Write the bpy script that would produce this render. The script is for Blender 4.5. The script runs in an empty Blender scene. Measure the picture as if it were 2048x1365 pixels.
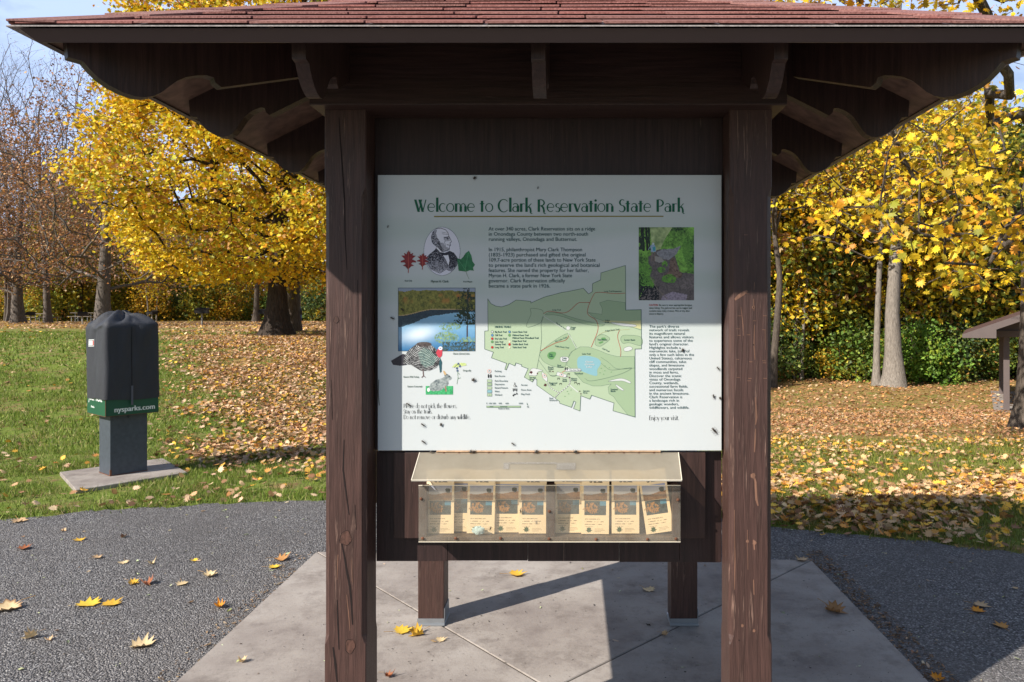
import bpy, bmesh, math, random
import numpy as np
from mathutils import Vector, Matrix
from mathutils.geometry import tessellate_polygon

scene = bpy.context.scene
COL = scene.collection
rng = np.random.default_rng(7)
random.seed(7)

# ------------------------------------------------------------------ camera frame
F, CX, CY, EYE = 1480.0, 1147.0, 628.0, 1.66
def P(px, py, Y):
    """the place at depth Y seen at photo pixel px,py"""
    return ((px - CX) * Y / F, Y, EYE - (py - CY) * Y / F)

def sstep(t):
    t = np.clip(t, 0.0, 1.0)
    return t * t * (3 - 2 * t)
def G(x, y):
    """height of the lawn"""
    x = np.asarray(x, float); y = np.asarray(y, float)
    up = sstep((y - 8.5) / 12.5)
    left = 1 - sstep((x + 4.5) / 8.0)
    g = 1.0 * up * left
    g = g + 0.05 * np.sin(x * 0.55 + 1.3) * np.sin(y * 0.47) * sstep((y - 9) / 6)
    g = g - 1.4 * (1 - left) * (0.75 * np.clip((y - 6.3) / 17.5, 0, 1) + 0.25 * sstep((y - 6.3) / 17.5)) * sstep((y - 6.2) / 2.0)
    return g
def ground_at(px, py):
    d = (px - CX) / F; e = (py - CY) / F
    Y = EYE / e if e > 0 else 60.0
    lo, hi = 1.0, 140.0
    # first crossing along the ray
    ys = np.linspace(2, 140, 4000)
    zz = EYE - e * ys
    gg = G(d * ys, ys)
    k = np.argmax(zz <= gg)
    Y = ys[k] if (zz <= gg).any() else 90.0
    return (d * Y, Y, float(G(d * Y, Y)))

# ------------------------------------------------------------------ colours and materials
def lin(c):
    c = c / 255.0
    return c / 12.92 if c <= 0.04045 else ((c + 0.055) / 1.055) ** 2.4
def S(r, g, b, k=1.0):
    return (lin(r) * k, lin(g) * k, lin(b) * k)

class Mat:
    def __init__(self, name):
        self.m = bpy.data.materials.new(name); self.m.use_nodes = True
        self.t = self.m.node_tree; self.t.nodes.clear()
        self.out = self.n('ShaderNodeOutputMaterial')
    def n(self, typ, **kw):
        nd = self.t.nodes.new(typ)
        for k, v in kw.items():
            if k.startswith('i_'):
                key = k[2:]
                key = int(key) if key.isdigit() else key.replace('_', ' ')
                nd.inputs[key].default_value = v
            else:
                setattr(nd, k, v)
        return nd
    def l(self, a, b):
        self.t.links.new(a, b)
    def coords(self, scale=(1, 1, 1), kind='Object'):
        tc = self.n('ShaderNodeTexCoord'); mp = self.n('ShaderNodeMapping')
        mp.inputs['Scale'].default_value = scale
        self.l(tc.outputs[kind], mp.inputs['Vector'])
        return mp.outputs['Vector']
    def noise(self, vec, scale, detail=4, rough=0.55, dist=0.0):
        nd = self.n('ShaderNodeTexNoise'); nd.inputs['Scale'].default_value = scale
        nd.inputs['Detail'].default_value = detail; nd.inputs['Roughness'].default_value = rough
        nd.inputs['Distortion'].default_value = dist
        if vec is not None: self.l(vec, nd.inputs['Vector'])
        return nd.outputs['Fac']
    def ramp(self, fac, stops, interp='LINEAR'):
        r = self.n('ShaderNodeValToRGB'); cr = r.color_ramp; cr.interpolation = interp
        while len(cr.elements) < len(stops): cr.elements.new(0.5)
        for e, (p, c) in zip(cr.elements, stops):
            e.position = p; e.color = (*c, 1) if len(c) == 3 else c
        self.l(fac, r.inputs['Fac'])
        return r.outputs['Color']
    def mix(self, fac, a, b, mode='MIX'):
        x = self.n('ShaderNodeMix'); x.data_type = 'RGBA'; x.blend_type = mode
        for key, v in ((0, fac), (6, a), (7, b)):
            if isinstance(v, (int, float)): x.inputs[key].default_value = v
            elif isinstance(v, tuple): x.inputs[key].default_value = (*v, 1)
            else: self.l(v, x.inputs[key])
        return x.outputs[2]
    def math(self, op, a, b=0.5):
        x = self.n('ShaderNodeMath'); x.operation = op
        for i, v in enumerate((a, b)):
            if isinstance(v, (int, float)): x.inputs[i].default_value = v
            else: self.l(v, x.inputs[i])
        return x.outputs[0]
    def attr(self, name='col'):
        a = self.n('ShaderNodeAttribute'); a.attribute_name = name
        return a.outputs['Color']
    def bump(self, h, strength=0.3, dist=0.01):
        b = self.n('ShaderNodeBump'); b.inputs['Strength'].default_value = strength
        b.inputs['Distance'].default_value = dist
        self.l(h, b.inputs['Height']); return b.outputs['Normal']
    def bsdf(self, color, rough=0.6, normal=None, metal=0.0, spec=0.4, rsock=None):
        p = self.n('ShaderNodeBsdfPrincipled')
        if isinstance(color, tuple): p.inputs['Base Color'].default_value = (*color, 1)
        else: self.l(color, p.inputs['Base Color'])
        p.inputs['Roughness'].default_value = rough
        if rsock is not None: self.l(rsock, p.inputs['Roughness'])
        p.inputs['Metallic'].default_value = metal
        p.inputs['Specular IOR Level'].default_value = spec
        if normal is not None: self.l(normal, p.inputs['Normal'])
        return p.outputs[0]
    def done(self, sh):
        self.l(sh, self.out.inputs['Surface']); return self.m

def m_plain(name, color, rough=0.6, metal=0.0, spec=0.4, var=0.12, scale=12):
    m = Mat(name); v = m.coords()
    f = m.noise(v, scale, 5)
    c = m.mix(f, tuple(x * (1 - var * 2) for x in color), tuple(min(1, x * (1 + var * 2)) for x in color))
    return m.done(m.bsdf(c, rough, m.bump(f, 0.08, 0.004), metal, spec))

def m_wood(name, base, worn, wear=0.6, grain=(30, 30, 1.6), rough=0.5, bumps=0.35, spec=0.4):
    m = Mat(name)
    v = m.coords(grain); v1 = m.coords((1, 1, 1))
    g = m.noise(v, 3.0, 6, 0.6, 0.4)
    big = m.noise(v1, 2.2, 3)
    fine = m.noise(m.coords((grain[0] * 3, grain[1] * 3, grain[2] * 2)), 4, 4, 0.7)
    c = m.mix(big, tuple(x * 0.72 for x in base), tuple(x * 1.3 for x in base))
    c = m.mix(m.ramp(g, [(0.35, (0, 0, 0)), (0.7, (1, 1, 1))]), c, tuple(x * 0.42 for x in base))
    wv = m.math('MULTIPLY', m.ramp(g, [(wear, (0, 0, 0)), (wear + 0.07, (1, 1, 1))]), m.ramp(fine, [(0.45, (0, 0, 0)), (0.62, (1, 1, 1))]))
    wv = m.math('MULTIPLY', wv, m.ramp(m.noise(v1, 3.5, 2), [(0.4, (0, 0, 0)), (0.62, (1, 1, 1))]))
    c = m.mix(wv, c, worn)
    hh = m.math('ADD', m.math('MULTIPLY', g, 1.0), m.math('MULTIPLY', fine, 0.5))
    return m.done(m.bsdf(c, rough, m.bump(hh, bumps, 0.004), 0, spec))

def m_attr(name, rough=0.5, spec=0.4, translucent=0.0, vary=0.0, bump=0.0):
    m = Mat(name); c = m.attr()
    nrm = None
    if vary:
        f = m.noise(m.coords((1, 1, 1)), 30, 4)
        c = m.mix(vary, c, m.mix(f, (0, 0, 0), (1, 1, 1)), 'OVERLAY')
        if bump: nrm = m.bump(f, bump, 0.004)
    sh = m.bsdf(c, rough, nrm, 0, spec)
    if translucent:
        t = m.n('ShaderNodeBsdfTranslucent'); m.l(c, t.inputs['Color'])
        x = m.n('ShaderNodeMixShader'); x.inputs[0].default_value = translucent
        m.l(sh, x.inputs[1]); m.l(t.outputs[0], x.inputs[2]); sh = x.outputs[0]
    return m.done(sh)

def m_bark(name, dark, light, scale=(14, 14, 2.2)):
    m = Mat(name); v = m.coords(scale)
    g = m.noise(v, 2.2, 7, 0.65, 0.6); b = m.noise(m.coords(), 1.3, 3)
    c = m.ramp(g, [(0.33, dark), (0.62, light)])
    c = m.mix(m.math('MULTIPLY', b, 0.5), c, tuple(x * 0.6 for x in light))
    return m.done(m.bsdf(c, 0.9, m.bump(g, 0.9, 0.03), 0, 0.15))

BROWN = (0.079, 0.040, 0.032)
WORN = (0.27, 0.165, 0.125)
M = {}
M['post'] = m_wood('brown painted post', BROWN, WORN, 0.56, bumps=0.8)
M['wood'] = m_wood('brown painted wood', tuple(x * 0.72 for x in BROWN), WORN, 0.66)
M['woodx'] = m_wood('brown painted wood across', tuple(x * 0.66 for x in BROWN), WORN, 0.66, (1.6, 30, 30))
M['board'] = m_wood('brown stained board', (0.040, 0.021, 0.019), (0.2, 0.13, 0.1), 0.62, (26, 26, 1.2))
M['weathered'] = m_wood('weathered grey brown wood', (0.13, 0.095, 0.075), (0.3, 0.25, 0.2), 0.6)
M['soffit'] = m_wood('brown soffit', (0.21, 0.125, 0.09), (0.3, 0.2, 0.15), 0.75, (6, 6, 6), 0.7, 0.15)
M['fascia'] = m_plain('brown metal fascia', (0.075, 0.05, 0.047), 0.4, 0, 0.45, 0.05, 3)
M['crack'] = m_plain('dark wood crack', (0.012, 0.006, 0.005), 0.9)
M['knot'] = m_wood('wood knot', (0.105, 0.05, 0.036), (0.03, 0.015, 0.012), 0.45, (22, 22, 14))
M['barewood'] = m_wood('bare scraped wood', (0.25, 0.13, 0.085), (0.16, 0.08, 0.055), 0.55)
M['steel'] = m_plain('galvanised steel', (0.33, 0.35, 0.37), 0.45, 0.7)
M['rust'] = m_plain('rusty steel', (0.16, 0.07, 0.04), 0.7, 0.2, 0.3, 0.4, 60)
M['hinge'] = m_plain('tarnished copper hinge', (0.55, 0.36, 0.22), 0.5, 0.35, 0.4, 0.3, 60)
M['leafcol'] = m_attr('autumn leaf', 0.5, 0.35, 0.30)
M['litter'] = m_attr('fallen leaf', 0.65, 0.25, 0.10)
M['blade'] = m_attr('grass blade', 0.6, 0.25, 0.3)
M['print'] = m_attr('printed ink', 0.35, 0.35)
M['shingle'] = m_attr('asphalt shingle', 0.9, 0.15, 0, 0.25, 0.6)

def m_shingle():
    m = Mat('asphalt shingle grit'); c = m.attr()
    v = m.coords()
    f = m.noise(v, 160, 3, 0.8); g = m.noise(v, 3, 4)
    c = m.mix(m.ramp(f, [(0.38, (0, 0, 0)), (0.66, (1, 1, 1))]), m.mix(0.5, c, (0.02, 0.012, 0.012)), m.mix(0.16, c, (0.75, 0.55, 0.5)))
    c = m.mix(m.math('MULTIPLY', g, 0.35), c, (0.16, 0.10, 0.09))
    return m.done(m.bsdf(c, 0.9, m.bump(f, 0.5, 0.003), 0, 0.2))
M['shingle'] = m_shingle()

# ------------------------------------------------------------------ mesh helpers
def np_mesh(name, V, Fc, col=None, smooth=False):
    """V (n,3), Fc an (m,k) array or a list of index lists"""
    me = bpy.data.meshes.new(name)
    V = np.asarray(V, np.float32)
    if isinstance(Fc, np.ndarray):
        m, k = Fc.shape
        loops = Fc.astype(np.int32).ravel(); starts = np.arange(m, dtype=np.int32) * k
        tot = np.full(m, k, np.int32)
    else:
        tot = np.array([len(f) for f in Fc], np.int32)
        starts = np.concatenate([[0], np.cumsum(tot)[:-1]]).astype(np.int32) if len(tot) else tot
        loops = np.array([i for f in Fc for i in f], np.int32)
    me.vertices.add(len(V)); me.vertices.foreach_set('co', V.ravel())
    me.loops.add(len(loops)); me.loops.foreach_set('vertex_index', loops)
    me.polygons.add(len(tot)); me.polygons.foreach_set('loop_start', starts)
    me.polygons.foreach_set('loop_total', tot)
    me.polygons.foreach_set('use_smooth', np.full(len(tot), bool(smooth)))
    me.update(calc_edges=True)
    if col is not None:
        at = me.color_attributes.new('col', 'FLOAT_COLOR', 'POINT')
        c4 = np.ones((len(V), 4), np.float32); c4[:, :3] = col
        at.data.foreach_set('color', c4.ravel())
    return me

def link(name, me, mats, parent=None):
    o = bpy.data.objects.new(name, me); COL.objects.link(o)
    if mats is not None:
        for m in (mats if isinstance(mats, (list, tuple)) else [mats]): me.materials.append(m)
    if parent is not None: o.parent = parent
    return o
def tag(o, label=None, cat=None, group=None, kind=None):
    if label: o['label'] = label
    if cat: o['category'] = cat
    if group: o['group'] = group
    if kind: o['kind'] = kind
    return o
def thing(name, label, cat, loc=(0, 0, 0), rz=0.0, group=None):
    o = bpy.data.objects.new(name, None); COL.objects.link(o)
    o.empty_display_size = 0.1
    o.location = loc; o.rotation_euler = (0, 0, rz)
    return tag(o, label, cat, group)
def copy_tree(o, parent=None):
    c = o.copy(); COL.objects.link(c)
    if parent is not None: c.parent = parent
    for ch in list(o.children): copy_tree(ch, c)
    return c

class MB:
    """collects shapes; build() links them as one mesh"""
    def __init__(self): self.v = []; self.f = []; self.mi = []; self.c = []
    def add(self, vs, fs, mi=0, col=None):
        b = len(self.v); self.v += [tuple(p) for p in vs]
        self.f += [[b + i for i in f] for f in fs]; self.mi += [mi] * len(fs)
        self.c += [col or (1, 1, 1)] * len(vs)
        return self
    def box(self, x0, x1, y0, y1, z0, z1, mi=0, col=None, ch=0.0):
        if ch:
            bm = bmesh.new()
            r = bmesh.ops.create_cube(bm, size=1.0)
            for v in bm.verts:
                v.co = Vector(((x0 + x1) / 2 + v.co.x * (x1 - x0), (y0 + y1) / 2 + v.co.y * (y1 - y0), (z0 + z1) / 2 + v.co.z * (z1 - z0)))
            bmesh.ops.bevel(bm, geom=bm.edges[:], offset=ch, segments=2, affect='EDGES', profile=0.6)
            bm.verts.index_update()
            self.add([v.co[:] for v in bm.verts], [[v.index for v in f.verts] for f in bm.faces], mi, col)
            bm.free(); return self
        vs = [(x, y, z) for z in (z0, z1) for y in (y0, y1) for x in (x0, x1)]
        return self.add(vs, [(0, 2, 3, 1), (4, 5, 7, 6), (0, 1, 5, 4), (2, 6, 7, 3), (0, 4, 6, 2), (1, 3, 7, 5)], mi, col)
    def prism(self, a, b, mi=0, col=None):
        """closed solid between two outlines a and b of equally many points"""
        n = len(a)
        tri = [list(t) for t in tessellate_polygon([[Vector(p) for p in a]])]
        fs = tri + [[n + i for i in reversed(t)] for t in tri]
        fs += [(i, i + n, (i + 1) % n + n, (i + 1) % n) for i in range(n)]
        return self.add(list(a) + list(b), fs, mi, col)
    def flat(self, pts, mi=0, col=None):
        tri = [list(t) for t in tessellate_polygon([[Vector(p) for p in pts]])]
        return self.add(pts, tri, mi, col)
    def loft(self, rings, mi=0, col=None, cap=True):
        n = len(rings[0]); vs = [p for r in rings for p in r]; fs = []
        for k in range(len(rings) - 1):
            for i in range(n):
                j = (i + 1) % n
                fs.append((k * n + i, k * n + j, (k + 1) * n + j, (k + 1) * n + i))
        if cap:
            fs.append(list(range(n))[::-1]); fs.append([(len(rings) - 1) * n + i for i in range(n)])
        return self.add(vs, fs, mi, col)
    def tube(self, pts, rad, k=8, mi=0, col=None):
        pts = [Vector(p) for p in pts]
        if not isinstance(rad, (list, tuple)): rad = [rad] * len(pts)
        rings = []
        for i, p in enumerate(pts):
            d = (pts[min(i + 1, len(pts) - 1)] - pts[max(i - 1, 0)]).normalized()
            u = d.orthogonal().normalized() if i == 0 else (u - d * u.dot(d)).normalized()
            w = d.cross(u)
            rings.append([tuple(p + (u * math.cos(2 * math.pi * j / k) + w * math.sin(2 * math.pi * j / k)) * rad[i]) for j in range(k)])
        return self.loft(rings, mi, col)
    def ball(self, c, r, seg=10, rings=6, mi=0, col=None):
        rx, ry, rz = r if isinstance(r, (list, tuple)) else (r, r, r)
        rs = []
        for i in range(1, rings):
            a = math.pi * i / rings
            rs.append([(c[0] + rx * math.sin(a) * math.cos(2 * math.pi * j / seg), c[1] + ry * math.sin(a) * math.sin(2 * math.pi * j / seg), c[2] - rz * math.cos(a)) for j in range(seg)])
        return self.loft(rs, mi, col)
    def build(self, name, mats, parent=None, smooth=False, off=None, colors=False):
        V = np.array(self.v, np.float32)
        if off is not None: V = V - np.array(off, np.float32)
        me = np_mesh(name, V, self.f, np.array(self.c, np.float32) if colors else None, smooth)
        if max(self.mi, default=0) > 0: me.polygons.foreach_set('material_index', np.array(self.mi, np.int32))
        bm = bmesh.new(); bm.from_mesh(me)
        if not colors and smooth is not None:
            pass
        bmesh.ops.recalc_face_normals(bm, faces=bm.faces[:]); bm.to_mesh(me); bm.free()
        return link(name, me, mats, parent)

# ------------------------------------------------------------------ camera, light, sky
cam = bpy.data.cameras.new('camera'); camo = bpy.data.objects.new('camera', cam); COL.objects.link(camo)
cam.sensor_width = 36.0; cam.lens = F / 2048 * 36.0
cam.shift_x = (1024 - CX) / 2048.0; cam.shift_y = (CY - 682.5) / 2048.0
cam.clip_start = 0.05; cam.clip_end = 2000
camo.location = (0, 0, EYE); camo.rotation_euler = (math.radians(90), 0, 0)
scene.camera = camo

sd = Vector((1.08, 0.84, -1.0)).normalized()
sl = bpy.data.lights.new('sun', 'SUN'); so = bpy.data.objects.new('sun', sl); COL.objects.link(so)
sl.energy = 5.0; sl.angle = math.radians(0.53); sl.color = (1.0, 0.94, 0.86)
so.rotation_euler = sd.to_track_quat('-Z', 'Y').to_euler()
so.location = (-10, -8, 12)
elev = math.asin(-sd.z); az = math.atan2(-sd.x, -sd.y)

w = bpy.data.worlds.new('World'); scene.world = w; w.use_nodes = True
wt = w.node_tree; wt.nodes.clear()
wo = wt.nodes.new('ShaderNodeOutputWorld'); wb = wt.nodes.new('ShaderNodeBackground')
sk = wt.nodes.new('ShaderNodeTexSky'); sk.sky_type = 'NISHITA'; sk.sun_disc = False
sk.sun_elevation = elev; sk.sun_rotation = az % (2 * math.pi); sk.air_density = 1.1; sk.dust_density = 0.6; sk.ozone_density = 1.5
tc = wt.nodes.new('ShaderNodeTexCoord'); mp = wt.nodes.new('ShaderNodeMapping'); mp.inputs['Scale'].default_value = (1.0, 1.0, 2.6)
mp.inputs['Location'].default_value = (0.35, 0.1, 0.0)
cn = wt.nodes.new('ShaderNodeTexNoise'); cn.inputs['Scale'].default_value = 3.2; cn.inputs['Detail'].default_value = 7; cn.inputs['Roughness'].default_value = 0.6; cn.inputs['Distortion'].default_value = 0.4
cr = wt.nodes.new('ShaderNodeValToRGB'); cr.color_ramp.elements[0].position = 0.46; cr.color_ramp.elements[1].position = 0.74
mx = wt.nodes.new('ShaderNodeMix'); mx.data_type = 'RGBA'; mx.inputs[7].default_value = (6.3, 8.0, 11.8, 1)
wt.links.new(tc.outputs['Generated'], mp.inputs['Vector']); wt.links.new(mp.outputs['Vector'], cn.inputs['Vector'])
sx = wt.nodes.new('ShaderNodeSeparateXYZ'); wt.links.new(tc.outputs['Generated'], sx.inputs[0])
mr = wt.nodes.new('ShaderNodeMapRange'); mr.inputs[1].default_value = 0.45; mr.inputs[2].default_value = 0.95; mr.inputs[3].default_value = 0.0; mr.inputs[4].default_value = 0.34; wt.links.new(sx.outputs[1], mr.inputs[0])
ad = wt.nodes.new('ShaderNodeMath'); ad.operation = 'ADD'; wt.links.new(cn.outputs['Fac'], ad.inputs[0]); wt.links.new(mr.outputs[0], ad.inputs[1])
wt.links.new(ad.outputs[0], cr.inputs['Fac']); wt.links.new(cr.outputs['Color'], mx.inputs[0])
wt.links.new(sk.outputs['Color'], mx.inputs[6]); wt.links.new(mx.outputs[2], wb.inputs['Color'])
wb.inputs['Strength'].default_value = 0.068
wt.links.new(wb.outputs[0], wo.inputs['Surface'])

scene.view_settings.view_transform = 'Standard'; scene.view_settings.look = 'None'
scene.view_settings.exposure = 0.60; scene.view_settings.gamma = 1.0; scene.view_settings.use_curve_mapping = False
scene.cycles.max_bounces = 8; scene.cycles.transparent_max_bounces = 12
scene.cycles.diffuse_bounces = 4
# ================================================================== GROUND
def grid_axis(marks):
    out = []
    for a, b, st in marks:
        out += list(np.arange(a, b, st))
    out.append(marks[-1][1]); return np.array(out)
gx = grid_axis([(-190, -40, 10), (-40, -14, 1.5), (-14, 14, 0.5), (14, 40, 1.5), (40, 191, 10)])
gy = grid_axis([(-40, 4, 4), (4, 26, 0.5), (26, 60, 1.5), (60, 261, 10)])
XX, YY = np.meshgrid(gx, gy); ZZ = G(XX, YY) - 0.016
V = np.stack([XX.ravel(), YY.ravel(), ZZ.ravel()], 1)
nx = len(gx); ii, jj = np.meshgrid(np.arange(nx - 1), np.arange(len(gy) - 1))
a = (jj * nx + ii).ravel()
m = Mat('lawn soil and turf'); v = m.coords()
big = m.noise(v, 0.35, 4); mid = m.noise(v, 2.4, 5, 0.65); fine = m.noise(v, 26, 5, 0.75)
g = m.ramp(fine, [(0.30, (0.07, 0.11, 0.018)), (0.52, (0.15, 0.20, 0.035)), (0.72, (0.28, 0.30, 0.075))])
soil = m.ramp(fine, [(0.3, (0.10, 0.065, 0.04)), (0.55, (0.22, 0.15, 0.085)), (0.72, (0.42, 0.27, 0.13))])
lit = m.ramp(m.noise(v, 9, 4, 0.8), [(0.35, (0.16, 0.085, 0.035)), (0.5, (0.34, 0.19, 0.075)), (0.66, (0.58, 0.37, 0.16))])
# leaf-strewn patches away from the mown slope
sep = m.n('ShaderNodeSeparateXYZ'); m.l(v, sep.inputs[0])
ratio = m.math('DIVIDE', sep.outputs[0], m.math('MAXIMUM', sep.outputs[1], 1.0))
right = m.n('ShaderNodeMapRange', i_1=-0.60, i_2=-0.44); right.interpolation_type = 'SMOOTHSTEP'; m.l(ratio, right.inputs[0])
nearer = m.n('ShaderNodeMapRange', i_1=9.0, i_2=14.0); m.l(sep.outputs[1], nearer.inputs[0])
c = m.mix(m.ramp(mid, [(0.46, (0, 0, 0)), (0.66, (0.8, 0.8, 0.8))]), g, soil)
lf = m.math('MULTIPLY', m.ramp(m.math('ADD', m.math('MULTIPLY', m.math('MULTIPLY', right.outputs[0], nearer.outputs[0]), 0.24), mid), [(0.56, (0, 0, 0)), (0.74, (1, 1, 1))]), 0.8)
far = m.n('ShaderNodeMapRange', i_1=26.0, i_2=44.0); m.l(sep.outputs[1], far.inputs[0])
lf = m.math('MAXIMUM', lf, m.math('MULTIPLY', far.outputs[0], 0.75))
c = m.mix(lf, c, lit)
turf = m.done(m.bsdf(c, 0.95, m.bump(m.math('ADD', fine, mid), 0.6, 0.03), 0, 0.1))
tag(link('lawn', np_mesh('lawn', V, np.stack([a, a + 1, a + nx + 1, a + nx], 1), smooth=True), turf), kind='structure')

# asphalt path round the shelter
edge = [(-14, 2.2), (-12, 4.4), (-9, 5.25), (-7, 5.6), (-4.68, 6.02), (-3.4, 6.4), (-2.25, 6.66), (-1.2, 6.75), (0.0, 6.55), (0.9, 6.15), (1.55, 5.8), (2.3, 5.52), (3.17, 5.2), (4.2, 4.95), (6, 4.65), (10, 4.3), (16, 4.0)]
def edge_y(x): return np.interp(x, [e[0] for e in edge], [e[1] for e in edge])
def edge_r(x):
    x = np.asarray(x, float); return edge_y(x) + 0.03 * np.sin(x * 7.1) + 0.07 * np.sin(x * 2.3 + 1) * np.sin(x * 3.7) + 0.035 * np.sin(x * 11 + 2) * np.sin(x * 4.1)
rj = np.random.default_rng(3)
top = []
for x in np.arange(-14, 16.01, 0.06):
    top.append((x, float(edge_r(x)) + rj.normal(0, 0.022), -0.008))
mb = MB()
vs = [(p[0], -12.0, -0.008) for p in top] + top
n = len(top)
mb.add(vs, [(i, i + 1, n + i + 1, n + i) for i in range(n - 1)])
m = Mat('weathered chip asphalt'); v = m.coords()
vo = m.n('ShaderNodeTexVoronoi'); vo.inputs['Scale'].default_value = 105; m.l(v, vo.inputs['Vector'])
sp = m.n('ShaderNodeSeparateColor'); m.l(vo.outputs['Color'], sp.inputs[0])
chip = m.ramp(sp.outputs[0], [(0.0, (0.088, 0.083, 0.083)), (0.55, (0.178, 0.169, 0.168)), (0.86, (0.29, 0.278, 0.275)), (0.97, (0.48, 0.46, 0.44))])
dk = m.ramp(vo.outputs['Distance'], [(0.45, (1, 1, 1)), (0.85, (0.25, 0.25, 0.25))])
c = m.mix(1.0, chip, dk, 'MULTIPLY')
big = m.noise(v, 0.9, 5, 0.6)
c = m.mix(m.ramp(big, [(0.35, (0, 0, 0)), (0.75, (0.6, 0.6, 0.6))]), c, (0.20, 0.18, 0.165))
c = m.mix(m.ramp(m.noise(v, 0.45, 4, 0.7), [(0.5, (0, 0, 0)), (0.68, (0.4, 0.4, 0.4))]), c, (0.07, 0.068, 0.07))
hh = m.math('ADD', m.math('SUBTRACT', 1.0, vo.outputs['Distance']), m.math('MULTIPLY', sp.outputs[1], 0.7))
asphalt = m.done(m.bsdf(c, 0.85, m.bump(hh, 0.95, 0.012), 0, 0.3))
tag(mb.build('asphalt_path', asphalt), kind='structure')

# concrete slab, four wedges with open joints along the diagonals
m = Mat('worn concrete'); v = m.coords()
n1 = m.noise(v, 1.4, 6, 0.62); n2 = m.noise(v, 60, 4, 0.8); n3 = m.noise(v, 7, 5, 0.7)
c = m.ramp(n1, [(0.3, (0.215, 0.18, 0.16)), (0.52, (0.325, 0.285, 0.25)), (0.75, (0.42, 0.38, 0.34))])
c = m.mix(m.ramp(n2, [(0.28, (0.75, 0.75, 0.75)), (0.42, (0, 0, 0))]), c, (0.11, 0.095, 0.085))
c = m.mix(m.ramp(n3, [(0.5, (0, 0, 0)), (0.75, (0.6, 0.6, 0.6))]), c, (0.15, 0.12, 0.105))
c = m.mix(m.ramp(m.noise(v, 2.6, 6, 0.75), [(0.52, (0, 0, 0)), (0.66, (0.55, 0.55, 0.55))]), c, (0.13, 0.105, 0.09))
concrete = m.done(m.bsdf(c, 0.85, m.bump(m.math('ADD', n2, n3), 0.35, 0.006), 0, 0.3))
joint = m_plain('dirt in the joints', (0.085, 0.072, 0.06), 0.95, 0, 0.1, 0.4, 50)
cs = [(-1.79, 5.16), (1.60, 4.985), (1.60, 1.40), (-1.79, 1.40)]; cc = Vector((-0.10, 3.27))
mb = MB(); gap = 0.0045
for i in range(4):
    p, q = Vector(cs[i]), Vector(cs[(i + 1) % 4])
    tri = [cc, p, q]; cen = (cc + p + q) / 3
    # pull in from the two diagonal sides
    def inset(t, c0):
        out = []
        for t0 in t:
            d = (c0 - t0); out.append(t0 + d.normalized() * 0.0)
        return out
    e1 = (p - cc).normalized(); e2 = (q - cc).normalized()
    n1_ = Vector((-e1.y, e1.x)); n1_ = n1_ if n1_.dot(q - cc) > 0 else -n1_
    n2_ = Vector((-e2.y, e2.x)); n2_ = n2_ if n2_.dot(p - cc) > 0 else -n2_
    bis = (e1 + e2).normalized(); sh = gap / max(0.3, abs(bis.dot(n1_)))
    pts = [cc + bis * sh, p + n1_ * gap, q + n2_ * gap]
    r1 = [(x.x, x.y, -0.10) for x in pts]; r2 = [(x.x, x.y, -0.004) for x in pts]
    k = lambda x: x + (cen - x).normalized() * 0.006
    r3 = [(k(x).x, k(x).y, 0.0) for x in pts]
    mb.loft([r1, r2, r3])
mb.add([(x, y, -0.0055) for x, y in cs], [(0, 1, 2, 3)], 1)
tag(mb.build('concrete_slab', [concrete, joint]), kind='structure')

# ================================================================== KIOSK
KX, KY = -0.084, 3.27
KL = (KX, KY, 0.0)
kiosk = thing('information_kiosk', 'dark brown timber notice shelter with red shingled roof and a white park map sign', 'information kiosk', KL)
def kp(mb, name, mats, parent=None, **kw):
    return mb.build(name, mats, parent or kiosk, off=KL, **kw)

def side(k, u, h, z):
    if k == 0: return (KX + u, KY - h, z)
    if k == 1: return (KX + h, KY + u, z)
    if k == 2: return (KX - u, KY + h, z)
    return (KX - h, KY - u, z)

# posts -------------------------------------------------------------
def post_mesh(x0, x1, y0, y1, zb, ztop, chamfer=True):
    rings = []
    def ring(z, c):
        return [(x0 + c, y0, z), (x1 - c, y0, z), (x1, y0 + c, z), (x1, y1 - c, z), (x1 - c, y1, z), (x0 + c, y1, z), (x0, y1 - c, z), (x0, y0 + c, z)]
    e = 0.0025
    for z, c in ((zb, e), (0.560, e), (0.566, 0.006), (0.590, 0.015), (2.050, 0.015), (2.074, 0.006), (2.080, e), (ztop, e)):
        rings.append(ring(z, c))
    return MB().loft(rings)
PW = dict(L=(-0.828, -0.690), R=(0.5188, 0.660))
YF0, YF1, YB0, YB1 = 2.461, 2.601, 3.94, 4.08
YP = YF0 - 0.0008
def ribbon(mb, pts, w, Y, mi=0, taper=True):
    """thin mark following photo points on the plane at depth Y, 0.6 mm proud"""
    pl = [Vector(P(x, y, Y)) for x, y in pts]; n = len(pl); a = []; b = []
    for i, p in enumerate(pl):
        d = (pl[min(i + 1, n - 1)] - pl[max(i - 1, 0)]).normalized(); s = Vector((-d.z, 0, d.x))
        ww = w * Y / F * (0.35 + 0.65 * math.sin(math.pi * (i + 0.35) / (n - 0.3)) if taper else 1.0) / 2
        a.append(tuple(p + s * ww)); b.append(tuple(p - s * ww))
    return mb.add(a + b, [(i, i + 1, n + i + 1, n + i) for i in range(n - 1)], mi)
def disc(mb, cx, cy, rx, ry, Y, mi=0, k=20, rot=0.0, jag=0.0):
    ps = []
    for i in range(k):
        a_ = 2 * math.pi * i / k; j = 1 + jag * math.sin(3 * a_ + cx) + jag * math.cos(5 * a_)
        dx, dy = rx * j * math.cos(a_), ry * j * math.sin(a_)
        ps.append(P(cx + dx * math.cos(rot) - dy * math.sin(rot), cy + dx * math.sin(rot) + dy * math.cos(rot), Y))
    return mb.flat(ps, mi)
pm = [M['post'], M['crack'], M['knot'], M['barewood']]
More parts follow.
